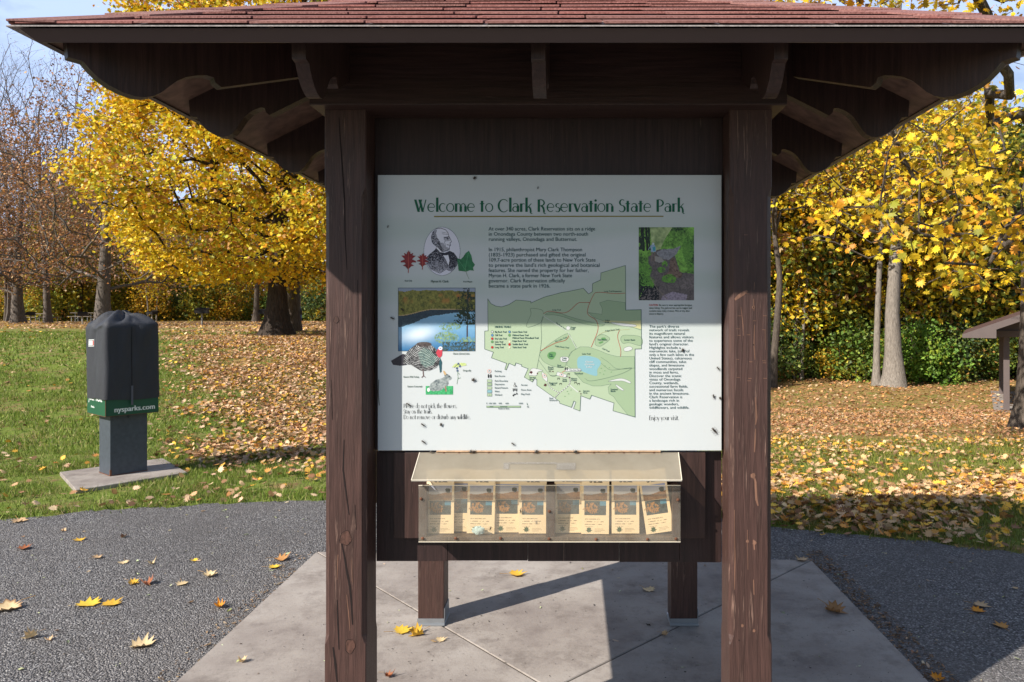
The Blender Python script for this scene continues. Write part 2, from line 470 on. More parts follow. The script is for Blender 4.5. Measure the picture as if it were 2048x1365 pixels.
mb = post_mesh(*PW['L'], YF0, YF1, 0.0, 2.34)
for pts, wd in (([(678, 235), (680, 270), (684, 325), (689, 400), (690, 470), (694, 540)], 2.4),
                ([(688, 880), (686, 940), (692, 985), (698, 1030)], 3.0),
                ([(683, 1085), (689, 1115), (694, 1145), (700, 1175), (703, 1210), (705, 1250)], 4.2),
                ([(674, 1200), (676, 1250), (678, 1300)], 3.0), ([(666, 1295), (671, 1330), (674, 1364)], 4.6),
                ([(715, 560), (716, 640), (714, 720)], 1.4), ([(662, 760), (665, 840)], 1.3), ([(710, 1010), (712, 1060)], 1.3)):
    ribbon(mb, pts, wd, YP, 1)
for cx_, cy_, rx_, ry_ in ((691, 1077, 12, 15), (700, 1293, 10, 15), (672, 640, 5, 7)):
    disc(mb, cx_, cy_, rx_, ry_, YP, 1, 20, 0.1, 0.07); disc(mb, cx_ + 0.4, cy_, rx_ * 0.93, ry_ * 0.95, YP - 0.0006, 2, 20, 0.1, 0.07)
for pts in ([(693, 1190), (697, 1225), (700, 1262)], [(703, 1120), (705, 1165)], [(676, 1110), (674, 1160)]):
    ribbon(mb, pts, 1.8, YP, 3)
kp(mb, 'post', pm)
mb = post_mesh(*PW['R'], YF0, YF1, 0.0, 2.34)
ribbon(mb, [(1470, 600), (1478, 593), (1487, 587), (1495, 582)], 8, YP, 3)
for pts, wd in (([(1509, 565), (1508, 580)], 2), ([(1507, 598), (1508, 622)], 2.4), ([(1509, 650), (1508, 690), (1510, 720)], 2), ([(1511, 795), (1513, 835), (1511, 850)], 4),
                ([(1511, 858), (1510, 880), (1509, 905)], 3.5), ([(1506, 948), (1511, 965), (1513, 1000), (1516, 1012)], 5), ([(1507, 1080), (1509, 1100)], 3.5), ([(1507, 1160), (1508, 1190)], 2.5),
                ([(1482, 615), (1486, 650), (1487, 672)], 1.6), ([(1530, 660), (1531, 700)], 1.3), ([(1469, 1020), (1470, 1120), (1469, 1180)], 2.0), ([(1495, 1060), (1496, 1140)], 1.4)):
    ribbon(mb, pts, wd, YP, 3)
for cx_, cy_, r_ in ((1507, 615, 3.2), (1495, 1083, 3), (1509, 1086, 4), (1506, 952, 5), (1485, 1252, 3), (1508, 1262, 3)):
    disc(mb, cx_, cy_, r_, r_ * 1.1, YP - 0.0004, 3, 12, 0, 0.1)
for cx_, cy_ in ((1507, 615), (1478, 1281), (1507, 690)):
    disc(mb, cx_, cy_, 1.2, 1.4, YP - 0.0009, 1, 10)
for x_, y_ in ((1492, 470), (1495, 588), (1479, 632), (1530, 632), (1509, 642), (1476, 658), (1528, 660), (1478, 671), (1497, 670), (1475, 719), (1528, 722), (1529, 726), (1502, 724), (1476, 755), (1500, 757), (1498, 762), (1530, 757)):
    ribbon(mb, [(x_ - 3.5, y_), (x_ + 3.5, y_ + 0.3)], 1.1, YP, 3, False)
kp(mb, 'post', pm)
for s_ in 'LR':
    mb = post_mesh(*PW[s_], YB0, YB1, 0.02, 2.34)
    po = kp(mb, 'post', pm)
    x0, x1 = PW[s_]
    b = MB(); b.box(x0 - 0.004, x1 + 0.004, YB0 - 0.005, YB0 - 0.001, 0.004, 0.038, ch=0.001); b.box(x0 - 0.006, x1 + 0.006, YB0 - 0.012, YB1 + 0.006, 0.0, 0.012, ch=0.002)
    b.box(x1 + 0.001, x1 + 0.004, YB0 + 0.0, YB1, 0.012, 0.09)
    kp(b, 'post_bracket', M['steel'], po)

# beams ---------------------------------------------------------------
ZB = 2.338
for nm_, bx in (('front', (-0.858, 0.694, 2.401, 2.567, ZB, 2.585)), ('back', (-0.858, 0.694, 3.975, 4.139, ZB, 2.585)),
                ('left', (-0.858, -0.692, 2.5672, 3.9748, ZB, 2.55)), ('right', (0.528, 0.694, 2.5672, 3.9748, ZB, 2.55))):
    kp(MB().box(*bx, ch=0.004), 'beam', M['woodx'] if nm_ in ('front', 'back') else M['wood'])

# rafters ---------------------------------------------------------------
TAIL = [(0.006, None), (0.010, 2.352), (0.034, 2.349), (0.046, 2.330), (0.060, 2.312), (0.078, 2.297), (0.100, 2.2855), (0.122, 2.280), (0.140, 2.282), (0.157, 2.291), (0.172, 2.307),
        (0.186, 2.328), (0.200, 2.348), (0.217, 2.364), (0.238, 2.376), (0.258, 2.383), (0.272, 2.381), (0.276, 2.366), (0.288, 2.356)]
def soffit_z(h): return 2.378 + 0.5 * (1.324 - h)
def rafter_profile(h_in):
    pr = []
    for s_, z_ in TAIL:
        h = 1.27 - s_
        pr.append((h, soffit_z(h) + 0.008 if z_ is None else z_))
    h_e = 1.27 - 0.288
    pr.append((h_in, 2.356 + 0.5 * (h_e - h_in)))
    pr.append((h_in, soffit_z(h_in) + 0.008))
    return pr
for k in range(4):
    for u0 in (-0.662, -0.012, 0.648):
        u = u0 if k in (0, 2) else u0 + 0.01
        pr = rafter_profile(0.84 if k in (0, 2) else 0.74)
        kp(MB().prism([side(k, u - 0.019, h, z) for h, z in pr], [side(k, u + 0.019, h, z) for h, z in pr]), 'rafter', M['wood'])
for sx, sy in ((-1, -1), (1, -1), (1, 1), (-1, 1)):
    pr = rafter_profile(0.80)
    px_, py_ = -sy * 0.0135, sx * 0.0135
    pr = [(h + 0.02, z) for h, z in pr]
    A = [(KX + sx * h + px_, KY + sy * h + py_, z - 0.006) for h, z in pr]; B = [(KX + sx * h - px_, KY + sy * h - py_, z - 0.006) for h, z in pr]
    kp(MB().prism(A, B), 'hip_rafter', M['wood'])

# roof deck seen from below, fascia, shingles
mb = MB(); hs = 1.318
for k in range(4):
    A = [side(k, -hs, hs, soffit_z(hs)), side(k, hs, hs, soffit_z(hs)), side(k, 0, 0, soffit_z(0))]
    mb.add(A, [(0, 1, 2)]); mb.add([(p[0], p[1], p[2] + 0.018) for p in A], [(0, 1, 2)])
o = kp(mb, 'roof_deck', M['soffit'])
for k in range(4):
    sec = [(1.324, 2.3735), (1.352, 2.400), (1.340, 2.4035), (1.311, 2.377)]
    kp(MB().loft([[side(k, -h, h, z) for h, z in sec], [side(k, h, h, z) for h, z in sec]]), 'fascia', M['fascia'])
mb = MB(); rs = np.random.default_rng(11)
HE, ZE = 1.368, 2.4015
def rz_(h): return ZE + 0.5 * (HE - h)
def shade(base=(0.33, 0.105, 0.085)):
    k_ = rs.uniform(0.72, 1.2); t = rs.uniform(-0.1, 0.22)
    return (base[0] * k_, base[1] * k_ * (1 + t), base[2] * k_ * (1 + t))
for k in range(4):
    # starter strip under the first course
    A = [side(k, -HE - 0.004, HE + 0.004, ZE - 0.0015), side(k, HE + 0.004, HE + 0.004, ZE - 0.0015), side(k, HE - 0.12, HE - 0.12, rz_(HE - 0.12) - 0.0015), side(k, -HE + 0.12, HE - 0.12, rz_(HE - 0.12) - 0.0015)]
    mb.prism([(p[0], p[1], p[2] - 0.003) for p in A], A, 0, (0.42, 0.40, 0.38))
    i = 0; h0 = HE
    while h0 > 0.16:
        h1 = h0 - 0.137
        off = (0.0, 0.155, 0.06, 0.21)[i % 4] + rs.uniform(-0.02, 0.02); x = -h0 - off
        while x < h0:
            wd = 0.305 + rs.uniform(-0.012, 0.012)
            a0, a1 = x + 0.003, x + wd - 0.003
            lo = [max(-h0, a0), min(h0, a1)]; hi = [max(-h1, a0), min(h1, a1)]
            if lo[1] - lo[0] > 0.01:
                if hi[1] <= hi[0]: hi = [np.clip((hi[0] + hi[1]) / 2, -h1, h1)] * 2; hi = [hi[0] - 0.0005, hi[1] + 0.0005]
                j0, j1 = rs.uniform(0, 0.003, 2)
                lift = 0.011
                T = [side(k, lo[0], h0 + j0, rz_(h0) + lift), side(k, lo[1], h0 + j1, rz_(h0) + lift + rs.uniform(0, 0.002)), side(k, hi[1], h1, rz_(h1) + 0.001), side(k, hi[0], h1, rz_(h1) + 0.001)]
                mb.prism([(p[0], p[1], p[2] - 0.006) for p in T], T, 0, shade())
            x += wd
        h0 -= 0.125; i += 1
kp(mb, 'shingle_roof', M['shingle'], colors=True)
for sx, sy in ((-1, -1), (1, -1), (1, 1), (-1, 1)):
    mb = MB(); h = HE + 0.004
    while h > 0.06:
        h2 = max(0.0, h - 0.20)
        ww = 0.125
        zz = lambda hh: rz_(hh) + 0.0075
        a_, b_ = (KX + sx * h, KY + sy * h, zz(h) + 0.010), (KX + sx * h2, KY + sy * h2, zz(h2) + 0.004)
        c1 = (KX + sx * h, KY + sy * (h - ww), zz(h) + 0.006); d1 = (KX + sx * h2, KY + sy * (h2 - ww), zz(h2) + 0.001)
        c2 = (KX + sx * (h - ww), KY + sy * h, zz(h) + 0.006); d2 = (KX + sx * (h2 - ww), KY + sy * h2, zz(h2) + 0.001)
        col = shade((0.29, 0.11, 0.092))
        for q in ((a_, c1, d1, b_), (a_, b_, d2, c2)):
            mb.prism([(p[0], p[1], p[2] - 0.005) for p in q], list(q), 0, col)
        h -= 0.155
    kp(mb, 'hip_cap', M['shingle'], colors=True)

# boards ---------------------------------------------------------------
def rect(mb, x0, y0, x1, y1, Yf, thick, mi=0, ch=0.0015, X0=None, X1=None):
    a_ = P(x0, y0, Yf); b_ = P(x1, y1, Yf)
    return mb.box(X0 if X0 is not None else a_[0], X1 if X1 is not None else b_[0], Yf, Yf + thick, b_[2], a_[2], mi, None, ch)
mb = MB(); rect(mb, 737, 236, 1447, 900, 2.568, 0.016, X0=-0.689, X1=0.518, ch=0.001)
kp(mb, 'backing_board', M['board'])
mb = MB()
xs = [-0.689, -0.44, -0.16, 0.16, 0.37, 0.518]
za, zb = P(0, 1123, 2.585)[2], P(0, 904, 2.585)[2]
for i in range(5):
    mb.box(xs[i] + 0.0006, xs[i + 1] - 0.0006, 2.585, 2.604, za + (0.0, 0.002, 0.0, -0.003, -0.004)[i], zb, ch=0.0015)
kp(mb, 'lower_board', M['board'])
mb = MB(); rect(mb, 788, 905.5, 1411, 1077, 2.556, 0.028)
kp(mb, 'raised_board', M['wood'])
# side panel between the two posts away from the lens
mb = MB()
for i in range(6):
    z0 = 0.905 + i * 0.238
    mb.box(-0.805, -0.785, 2.602, 3.939, z0 + 0.001, z0 + 0.237, ch=0.001)
kp(mb, 'side_panel', M['board'])

# brochure box ------------------------------------------------------------
YL0, YL1, YPN = 2.553, 2.437, 2.470
m = Mat('clouded acrylic'); v = m.coords()
f = m.noise(v, 9, 5, 0.6); f2 = m.noise(v, 120, 3, 0.7)
tr = m.n('ShaderNodeBsdfTransparent'); tr.inputs['Color'].default_value = (0.97, 0.95, 0.90, 1)
df = m.bsdf((0.62, 0.57, 0.49), 0.35, m.bump(f2, 0.05, 0.001), 0, 0.5)
mxs = m.n('ShaderNodeMixShader'); m.l(m.ramp(f, [(0.3, (0.05, 0.05, 0.05)), (0.75, (0.17, 0.17, 0.17))]), mxs.inputs[0])
m.l(tr.outputs[0], mxs.inputs[1]); m.l(df, mxs.inputs[2]); acrylic = m.done(mxs.outputs[0])
m = Mat('frosted acrylic lid'); v = m.coords()
f = m.noise(v, 6, 5, 0.6)
tr = m.n('ShaderNodeBsdfTransparent'); tr.inputs['Color'].default_value = (0.9, 0.88, 0.82, 1)
tl = m.n('ShaderNodeBsdfTranslucent'); tl.inputs['Color'].default_value = (0.66, 0.60, 0.49, 1)
df = m.bsdf((0.52, 0.475, 0.39), 0.4, None, 0, 0.5)
m1 = m.n('ShaderNodeMixShader'); m1.inputs[0].default_value = 0.35; m.l(df, m1.inputs[1]); m.l(tl.outputs[0], m1.inputs[2])
mxs = m.n('ShaderNodeMixShader'); m.l(m.ramp(f, [(0.3, (0.40, 0.40, 0.40)), (0.75, (0.62, 0.62, 0.62))]), mxs.inputs[0])
m.l(tr.outputs[0], mxs.inputs[1]); m.l(m1.outputs[0], mxs.inputs[2]); frost = m.done(mxs.outputs[0])
edge_m = m_plain('polished acrylic edge', (0.72, 0.66, 0.54), 0.35)

box = thing('brochure_box', None, None, (0, 0, 0)); box.parent = kiosk
XL, XR = P(837, 0, YPN)[0], P(1361, 0, YPN)[0]
z0p, z1p = P(0, 1084, YPN)[2], P(0, 972, YPN)[2]
mb = MB(); mb.box(XL, XR, YPN, YPN + 0.004, z0p, z1p)
pane = kp(mb, 'front_pane', acrylic, box)
mb = MB(); mb.box(XL, XR, YPN - 0.0008, YPN + 0.0048, z1p, z1p + 0.0016); mb.box(XL, XR, YPN - 0.0008, YPN + 0.0048, z0p - 0.0016, z0p)
kp(mb, 'pane_edge', edge_m, box)
mb = MB(); mb.box(XL + 0.002, XR - 0.002, YPN + 0.0045, 2.5555, z0p + 0.002, z0p + 0.0145, ch=0.002)
kp(mb, 'bottom_rail', M['weathered'], box)
for x_ in (XL + 0.002, P(1092, 0, YPN)[0], XR - 0.026):
    kp(MB().box(x_, x_ + (0.03 if abs(x_) < 0.2 else 0.024), YPN + 0.0045, 2.5555, z0p + 0.0147, z1p - 0.004, ch=0.0015), 'cleat', M['wood'], box)
a0, a1 = P(839.5, 907, YL0), P(1356.7, 907, YL0); b0, b1 = P(823, 962.5, YL1), P(1363.5, 962.5, YL1)
nrm = (Vector(b0) - Vector(a0)).cross(Vector(a1) - Vector(a0)).normalized() * 0.004
if nrm.y > 0: nrm = -nrm
q = [a0, a1, b1, b0]
lid = kp(MB().prism([tuple(Vector(p) + nrm) for p in q], q), 'lid', frost, box)
rim = MB()
up = Vector((b0[0] - a0[0], b0[1] - a0[1], b0[2] - a0[2])).normalized()
for pa, pb in ((b0, b1), (a0, b0), (a1, b1)):
    d = (Vector(pb) - Vector(pa)).normalized(); s_ = d.cross(nrm).normalized() * 0.0012
    qs = [tuple(Vector(pa) - s_), tuple(Vector(pb) - s_), tuple(Vector(pb) + s_), tuple(Vector(pa) + s_)]
    rim.prism([tuple(Vector(p) + nrm * 1.15) for p in qs], [tuple(Vector(p) - nrm * 0.15) for p in qs])
kp(rim, 'lid_rim', edge_m, box)
# tape remnants on the lid
def on_lid(px, py, lift=0.0005):
    # ray through the pixel meets the lid plane
    n_ = nrm.normalized(); p0 = Vector(a0) + nrm + n_ * lift; o_ = Vector((0, 0, EYE)); d = Vector(((px - CX) / F, 1.0, -(py - CY) / F))
    t = (p0 - o_).dot(n_) / d.dot(n_); return tuple(o_ + d * t)
tape = m_wood('old tape remnant', (0.22, 0.20, 0.17), (0.5, 0.47, 0.42), 0.45, (90, 90, 90), 0.8, 0.2)
mb = MB()
for r_ in ((1007, 926, 1018, 939), (1113, 926, 1151, 940), (1018, 925, 1113, 928)):
    mb.flat([on_lid(r_[0], r_[1]), on_lid(r_[2], r_[1]), on_lid(r_[2], r_[3]), on_lid(r_[0], r_[3])])
kp(mb, 'tape_remnant', tape, box)
# piano hinge with screws
mb = MB(); rect(mb, 873, 902.3, 1321, 909.0, 2.5495, 0.003, ch=0.0005)
hz = P(0, 903.2, 2.548)[2]
mb.tube([(P(873, 0, 2.548)[0], 2.5478, hz), (P(1321, 0, 2.548)[0], 2.5478, hz)], 0.0028, 8)
for x_ in range(888, 1320, 30):
    c_ = P(x_, 906.6, 2.5485); mb.ball(c_, (0.0042, 0.0016, 0.0042), 10, 6, 1)
kp(mb, 'hinge', [M['hinge'], M['rust']], box)
for x_, y_ in ((842, 998), (845, 1077), (911, 1077), (1001, 1077), (1098, 1078), (1192, 1079), (1295, 1079), (1352, 1078), (1356, 1000), (1098.5, 1023)):
    c_ = P(x_, y_, YPN - 0.001)
    kp(MB().ball(c_, (0.0052, 0.0022, 0.0052), 12, 6).ball((c_[0], c_[1] - 0.0016, c_[2]), (0.0022, 0.0012, 0.0022), 8, 6), 'screw', M['rust'], box)
# ================================================================== SIGN
YS = 2.55
def SPt(px, py, layer=1):
    p = P(px, py, YS); return (p[0], YS - 0.0005 * layer, p[2])

# --- a small painter for printed pictures --------------------------------
def vnoise(h, w, sx, sy=None, seed=0, octv=3):
    sy = sy or sx; r = np.random.default_rng(seed); out = np.zeros((h, w)); amp = 1.0; tot = 0
    for o_ in range(octv):
        gh, gw = int(h / sy) + 3, int(w / sx) + 3
        g_ = r.random((gh, gw)); yy = np.arange(h) / sy; xx = np.arange(w) / sx
        y0 = yy.astype(int); x0 = xx.astype(int); fy = (yy - y0)[:, None]; fx = (xx - x0)[None, :]
        fy = fy * fy * (3 - 2 * fy); fx = fx * fx * (3 - 2 * fx)
        a_ = g_[y0][:, x0]; b_ = g_[y0][:, x0 + 1]; c_ = g_[y0 + 1][:, x0]; d_ = g_[y0 + 1][:, x0 + 1]
        out += amp * ((a_ * (1 - fx) + b_ * fx) * (1 - fy) + (c_ * (1 - fx) + d_ * fx) * fy)
        tot += amp; amp *= 0.55; sx = max(1.0, sx / 2.1); sy = max(1.0, sy / 2.1)
    return out / tot
class Img:
    def __init__(self, x0, y0, x1, y1, res=1.0, bg=None):
        self.x0, self.y0, self.x1, self.y1 = x0, y0, x1, y1
        self.w = int(round((x1 - x0) * res)); self.h = int(round((y1 - y0) * res))
        self.a = np.zeros((self.h, self.w, 3)); self.m = np.zeros((self.h, self.w), bool)
        self.X, self.Y = np.meshgrid(x0 + (np.arange(self.w) + 0.5) * (x1 - x0) / self.w, y0 + (np.arange(self.h) + 0.5) * (y1 - y0) / self.h)
        if bg is not None: self.a[:] = bg; self.m[:] = True
    def put(self, mask, c, on=True):
        c = np.asarray(c, float)
        self.a[mask] = c[mask] if c.ndim == 3 else c
        if on: self.m |= mask
    def inpoly(self, pts):
        r = np.zeros((self.h, self.w), bool); n_ = len(pts)
        for i in range(n_):
            (xa, ya), (xb, yb) = pts[i], pts[(i + 1) % n_]
            if ya == yb: continue
            c = ((ya > self.Y) != (yb > self.Y)) & (self.X < (xb - xa) * (self.Y - ya) / (yb - ya) + xa)
            r ^= c
        return r
    def poly(self, pts, c): self.put(self.inpoly(pts), c)
    def ell(self, cx, cy, rx, ry, c): self.put(((self.X - cx) / rx) ** 2 + ((self.Y - cy) / ry) ** 2 < 1, c)
    def dist(self, pts):
        d = np.full((self.h, self.w), 1e9)
        for (xa, ya), (xb, yb) in zip(pts[:-1], pts[1:]):
            l2 = (xb - xa) ** 2 + (yb - ya) ** 2 + 1e-9
            t = np.clip(((self.X - xa) * (xb - xa) + (self.Y - ya) * (yb - ya)) / l2, 0, 1)
            d = np.minimum(d, np.hypot(self.X - xa - t * (xb - xa), self.Y - ya - t * (yb - ya)))
        return d
    def line(self, pts, wd, c): self.put(self.dist(pts) < wd / 2, c)
    def n(self, s, seed=0, octv=3, sy=None): return vnoise(self.h, self.w, s * self.w / (self.x1 - self.x0), (sy or s) * self.w / (self.x1 - self.x0), seed, octv)
    def mesh(self, name, to3d, parent, off, mat=None):
        xs_ = np.linspace(self.x0, self.x1, self.w + 1); ys_ = np.linspace(self.y0, self.y1, self.h + 1)
        jj_, ii_ = np.nonzero(self.m); k_ = len(ii_)
        cor = [(ii_, jj_), (ii_ + 1, jj_), (ii_ + 1, jj_ + 1), (ii_, jj_ + 1)]
        V_ = np.zeros((k_, 4, 3))
        for q_, (i_, j_) in enumerate(cor):
            V_[:, q_, :] = to3d(xs_[i_], ys_[j_])
        c_ = np.repeat(np.clip(self.a[jj_, ii_], 0, 1)[:, None, :], 4, 1)
        me = np_mesh(name, V_.reshape(-1, 3) - np.array(off), np.arange(k_ * 4).reshape(k_, 4)[:, ::-1].copy(), c_.reshape(-1, 3))
        return link(name, me, mat or M['print'], parent)
def to_sign(layer):
    def f(x, y):
        return np.stack([(x - CX) * YS / F, np.full(np.shape(x), YS - 0.0005 * layer), EYE - (y - CY) * YS / F], -1)
    return f
def C(r, g, b): return np.array(S(r, g, b))
def lerp3(a_, b_, t): return a_[None, None] * (1 - t[..., None]) + b_[None, None] * t[..., None]

sign = None
m = Mat('white sign sheet'); v = m.coords()
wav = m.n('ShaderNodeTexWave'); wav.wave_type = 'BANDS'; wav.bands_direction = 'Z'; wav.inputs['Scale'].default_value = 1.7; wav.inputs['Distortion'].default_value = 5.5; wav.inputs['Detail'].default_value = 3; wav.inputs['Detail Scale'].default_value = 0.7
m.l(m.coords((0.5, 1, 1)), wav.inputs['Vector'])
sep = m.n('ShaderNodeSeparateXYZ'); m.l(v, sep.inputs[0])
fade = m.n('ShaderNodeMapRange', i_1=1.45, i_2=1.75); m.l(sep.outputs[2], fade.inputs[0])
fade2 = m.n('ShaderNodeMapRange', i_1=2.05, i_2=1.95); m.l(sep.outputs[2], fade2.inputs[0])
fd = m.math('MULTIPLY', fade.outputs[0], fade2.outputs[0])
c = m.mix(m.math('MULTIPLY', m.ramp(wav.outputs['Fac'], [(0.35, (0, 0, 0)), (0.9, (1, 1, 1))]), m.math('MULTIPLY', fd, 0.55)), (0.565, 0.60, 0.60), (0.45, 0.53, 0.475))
c = m.mix(m.ramp(m.noise(v, 38, 3, 0.8), [(0.68, (0, 0, 0)), (0.8, (0.35, 0.35, 0.35))]), c, (0.5, 0.48, 0.42))
c = m.mix(m.ramp(m.noise(m.coords((6, 6, 1.2)), 2, 4), [(0.5, (0, 0, 0)), (0.8, (0.16, 0.16, 0.16))]), c, (0.62, 0.62, 0.58))
sheet = m.done(m.bsdf(c, 0.32, None, 0, 0.4))
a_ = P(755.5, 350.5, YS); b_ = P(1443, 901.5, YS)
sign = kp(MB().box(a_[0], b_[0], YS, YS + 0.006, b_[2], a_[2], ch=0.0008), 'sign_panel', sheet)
m.m.node_tree  # sheet uses object coordinates relative to the shelter's foot

def ink(name, col, rough=0.4):
    mm = Mat(name); return mm.done(mm.bsdf(col, rough, None, 0, 0.3))
INK = dict(title=ink('dark green ink', S(0, 92, 62)), text=ink('deep teal ink', S(24, 72, 76)), dark=ink('grey black ink', S(52, 54, 52)), gold=ink('ochre ink', S(132, 120, 40)), caption=ink('grey green ink', S(58, 84, 74)),
           green=ink('pale green ink', S(205, 226, 190, 0.66)), mid=ink('mid green ink', S(184, 210, 170, 0.66)), deep=ink('leaf green ink', S(120, 175, 112, 0.66)), water=ink('pale blue ink', S(160, 212, 222, 0.66)), white=ink('white ink', S(244, 247, 244, 0.66)),
           red=ink('red ink', S(186, 44, 40)), line=ink('grey line ink', S(84, 108, 98)), yellow=ink('yellow ink', S(236, 234, 176, 0.66)), blue=ink('blue ink', S(90, 140, 200)), black=ink('black ink', S(30, 32, 34)), brown=ink('brown ink', S(84, 48, 48)), orange=ink('orange ink', S(214, 92, 50)))

# --- display lettering drawn stroke by stroke ------------------------------
TH, TN = 0.18, 0.07
def _ln(x0, y0, x1, y1, wd, wd2=None): return ([(x0, y0), (x1, y1)], [wd, wd2 or wd], 'x' if abs(y1 - y0) > abs(x1 - x0) * 0.5 else 'n')
def _arc(cx, cy, rx, ry, a0, a1, wmin, wmax, side_=0, n_=22):
    pts = []; wd = []
    for i in range(n_ + 1):
        a = math.radians(a0 + (a1 - a0) * i / n_)
        pts.append((cx + rx * math.cos(a), cy + ry * math.sin(a)))
        k = math.cos(a); k = k * k if side_ == 0 else (max(0.0, k * side_) ** 1.5)
        wd.append(wmin + (wmax - wmin) * k)
    return (pts, wd, 'n')
def glyphs():
    g = {}
    g['W'] = (0.98, [_ln(.06, 1, .32, 0, TH), _ln(.32, 0, .54, 1, TN), _ln(.38, 1, .62, 0, TH), _ln(.62, 0, .86, 1, TN)])
    g['e'] = (0.60, [_arc(.28, .35, .25, .33, 5, 315, .05, .10, -1), _ln(.06, .37, .52, .37, TN * .8)])
    g['l'] = (0.26, [_ln(.12, 0, .12, 1.16, TH)])
    g['c'] = (0.53, [_arc(.28, .35, .25, .33, 50, 310, .05, .12, -1)])
    g['o'] = (0.63, [_arc(.30, .35, .26, .33, 0, 360, .05, .085)])
    g['m'] = (0.95, [_ln(.11, 0, .11, .68, TH), _arc(.29, .42, .16, .25, 170, 0, .05, .09, 1), _ln(.46, 0, .46, .45, TH), _arc(.64, .42, .16, .25, 170, 0, .05, .09, 1), _ln(.81, 0, .81, .45, TH)])
    g['n'] = (0.64, [_ln(.11, 0, .11, .68, TH), _arc(.30, .42, .18, .25, 170, 0, .05, .09, 1), _ln(.49, 0, .49, .45, TH)])
    g['h'] = (0.64, [_ln(.11, 0, .11, 1.16, TH), _arc(.30, .42, .18, .25, 170, 0, .05, .09, 1), _ln(.49, 0, .49, .45, TH)])
    g['t'] = (0.40, [_ln(.17, 0, .17, .90, TH), _ln(.0, .66, .34, .66, TN)])
    g['C'] = (0.80, [_arc(.43, .5, .38, .51, 42, 318, .055, .15, -1)])
    g['a'] = (0.56, [_arc(.22, .22, .17, .20, 20, 330, .05, .09, -1), _ln(.43, 0, .43, .50, TH), _arc(.24, .48, .19, .20, 0, 150, .05, .09, 1)])
    g['r'] = (0.40, [_ln(.11, 0, .11, .68, TH), _arc(.29, .46, .15, .20, 165, 55, .05, .06, 1)])
    g['k'] = (0.58, [_ln(.11, 0, .11, 1.16, TH), _ln(.15, .30, .47, .68, TN), _arc(.22, .05, .2, .37, 88, -20, .12, .13, 1), _arc(.50, -.06, .09, .08, 200, 300, .05, .06)])
    g['R'] = (0.72, [_ln(.12, 0, .12, 1.0, TH), _arc(.24, .74, .28, .25, 120, -95, .055, .11, 1), _arc(.26, .05, .24, .44, 88, -15, .13, .14, 1), _arc(.60, -.06, .10, .09, 195, 300, .05, .07)])
    g['s'] = (0.42, [_arc(.22, .52, .14, .155, 50, 250, .05, .10, -1), _arc(.20, .18, .16, .18, 95, -150, .05, .11, 1)])
    g['S'] = (0.50, [_arc(.27, .76, .19, .235, 45, 255, .055, .13, -1), _arc(.23, .26, .22, .26, 95, -150, .055, .14, 1)])
    g['v'] = (0.54, [_ln(.05, .68, .26, 0, TH), _ln(.26, 0, .48, .68, TN)])
    g['i'] = (0.25, [_ln(.12, 0, .12, .68, TH), _arc(.12, .92, .045, .05, 0, 360, .09, .09)])
    g['P'] = (0.62, [_ln(.12, 0, .12, 1.0, TH), _arc(.22, .72, .30, .27, 110, -110, .055, .12, 1)])
    g['p'] = (0.63, [_ln(.11, -.32, .11, .68, TH), _arc(.32, .35, .23, .33, 150, -150, .05, .10, 1)])
    g['d'] = (0.63, [_ln(.50, 0, .50, 1.16, TH), _arc(.29, .35, .23, .33, 30, 330, .05, .10, -1)])
    g['b'] = (0.63, [_ln(.11, 0, .11, 1.16, TH), _arc(.32, .35, .23, .33, 150, -150, .05, .10, 1)])
    g['f'] = (0.38, [_ln(.15, 0, .15, .95, TH), _arc(.27, .95, .13, .19, 180, 50, .05, .1, -1), _ln(.0, .66, .33, .66, TN)])
    g['w'] = (0.78, [_ln(.05, .68, .23, 0, TH), _ln(.23, 0, .40, .68, TN), _ln(.32, .68, .50, 0, TH), _ln(.50, 0, .70, .68, TN)])
    g['y'] = (0.54, [_ln(.05, .68, .27, 0, TH), _ln(.50, .68, .16, -.34, TN)])
    g['u'] = (0.62, [_ln(.11, .22, .11, .68, TH), _arc(.29, .24, .17, .23, 180, 360, .05, .09, -1), _ln(.48, 0, .48, .68, TH)])
    g['D'] = (0.84, [_ln(.12, 0, .12, 1.0, TH), _arc(.26, .5, .48, .49, 100, -100, .055, .12, 1)])
    g['E'] = (0.56, [_ln(.12, 0, .12, 1.0, TH), _ln(.12, .97, .48, .97, TN), _ln(.12, .52, .42, .52, TN), _ln(.12, .03, .48, .03, TN)])
    g['j'] = (0.25, [_ln(.12, -.2, .12, .68, TH), _arc(.02, -.2, .1, .12, 0, -100, .05, .1, 1), _arc(.12, .92, .045, .05, 0, 360, .09, .09)])
    g['.'] = (0.24, [_arc(.10, .05, .04, .045, 0, 360, .09, .09)])
    g[' '] = (0.33, [])
    return g
GL = glyphs()
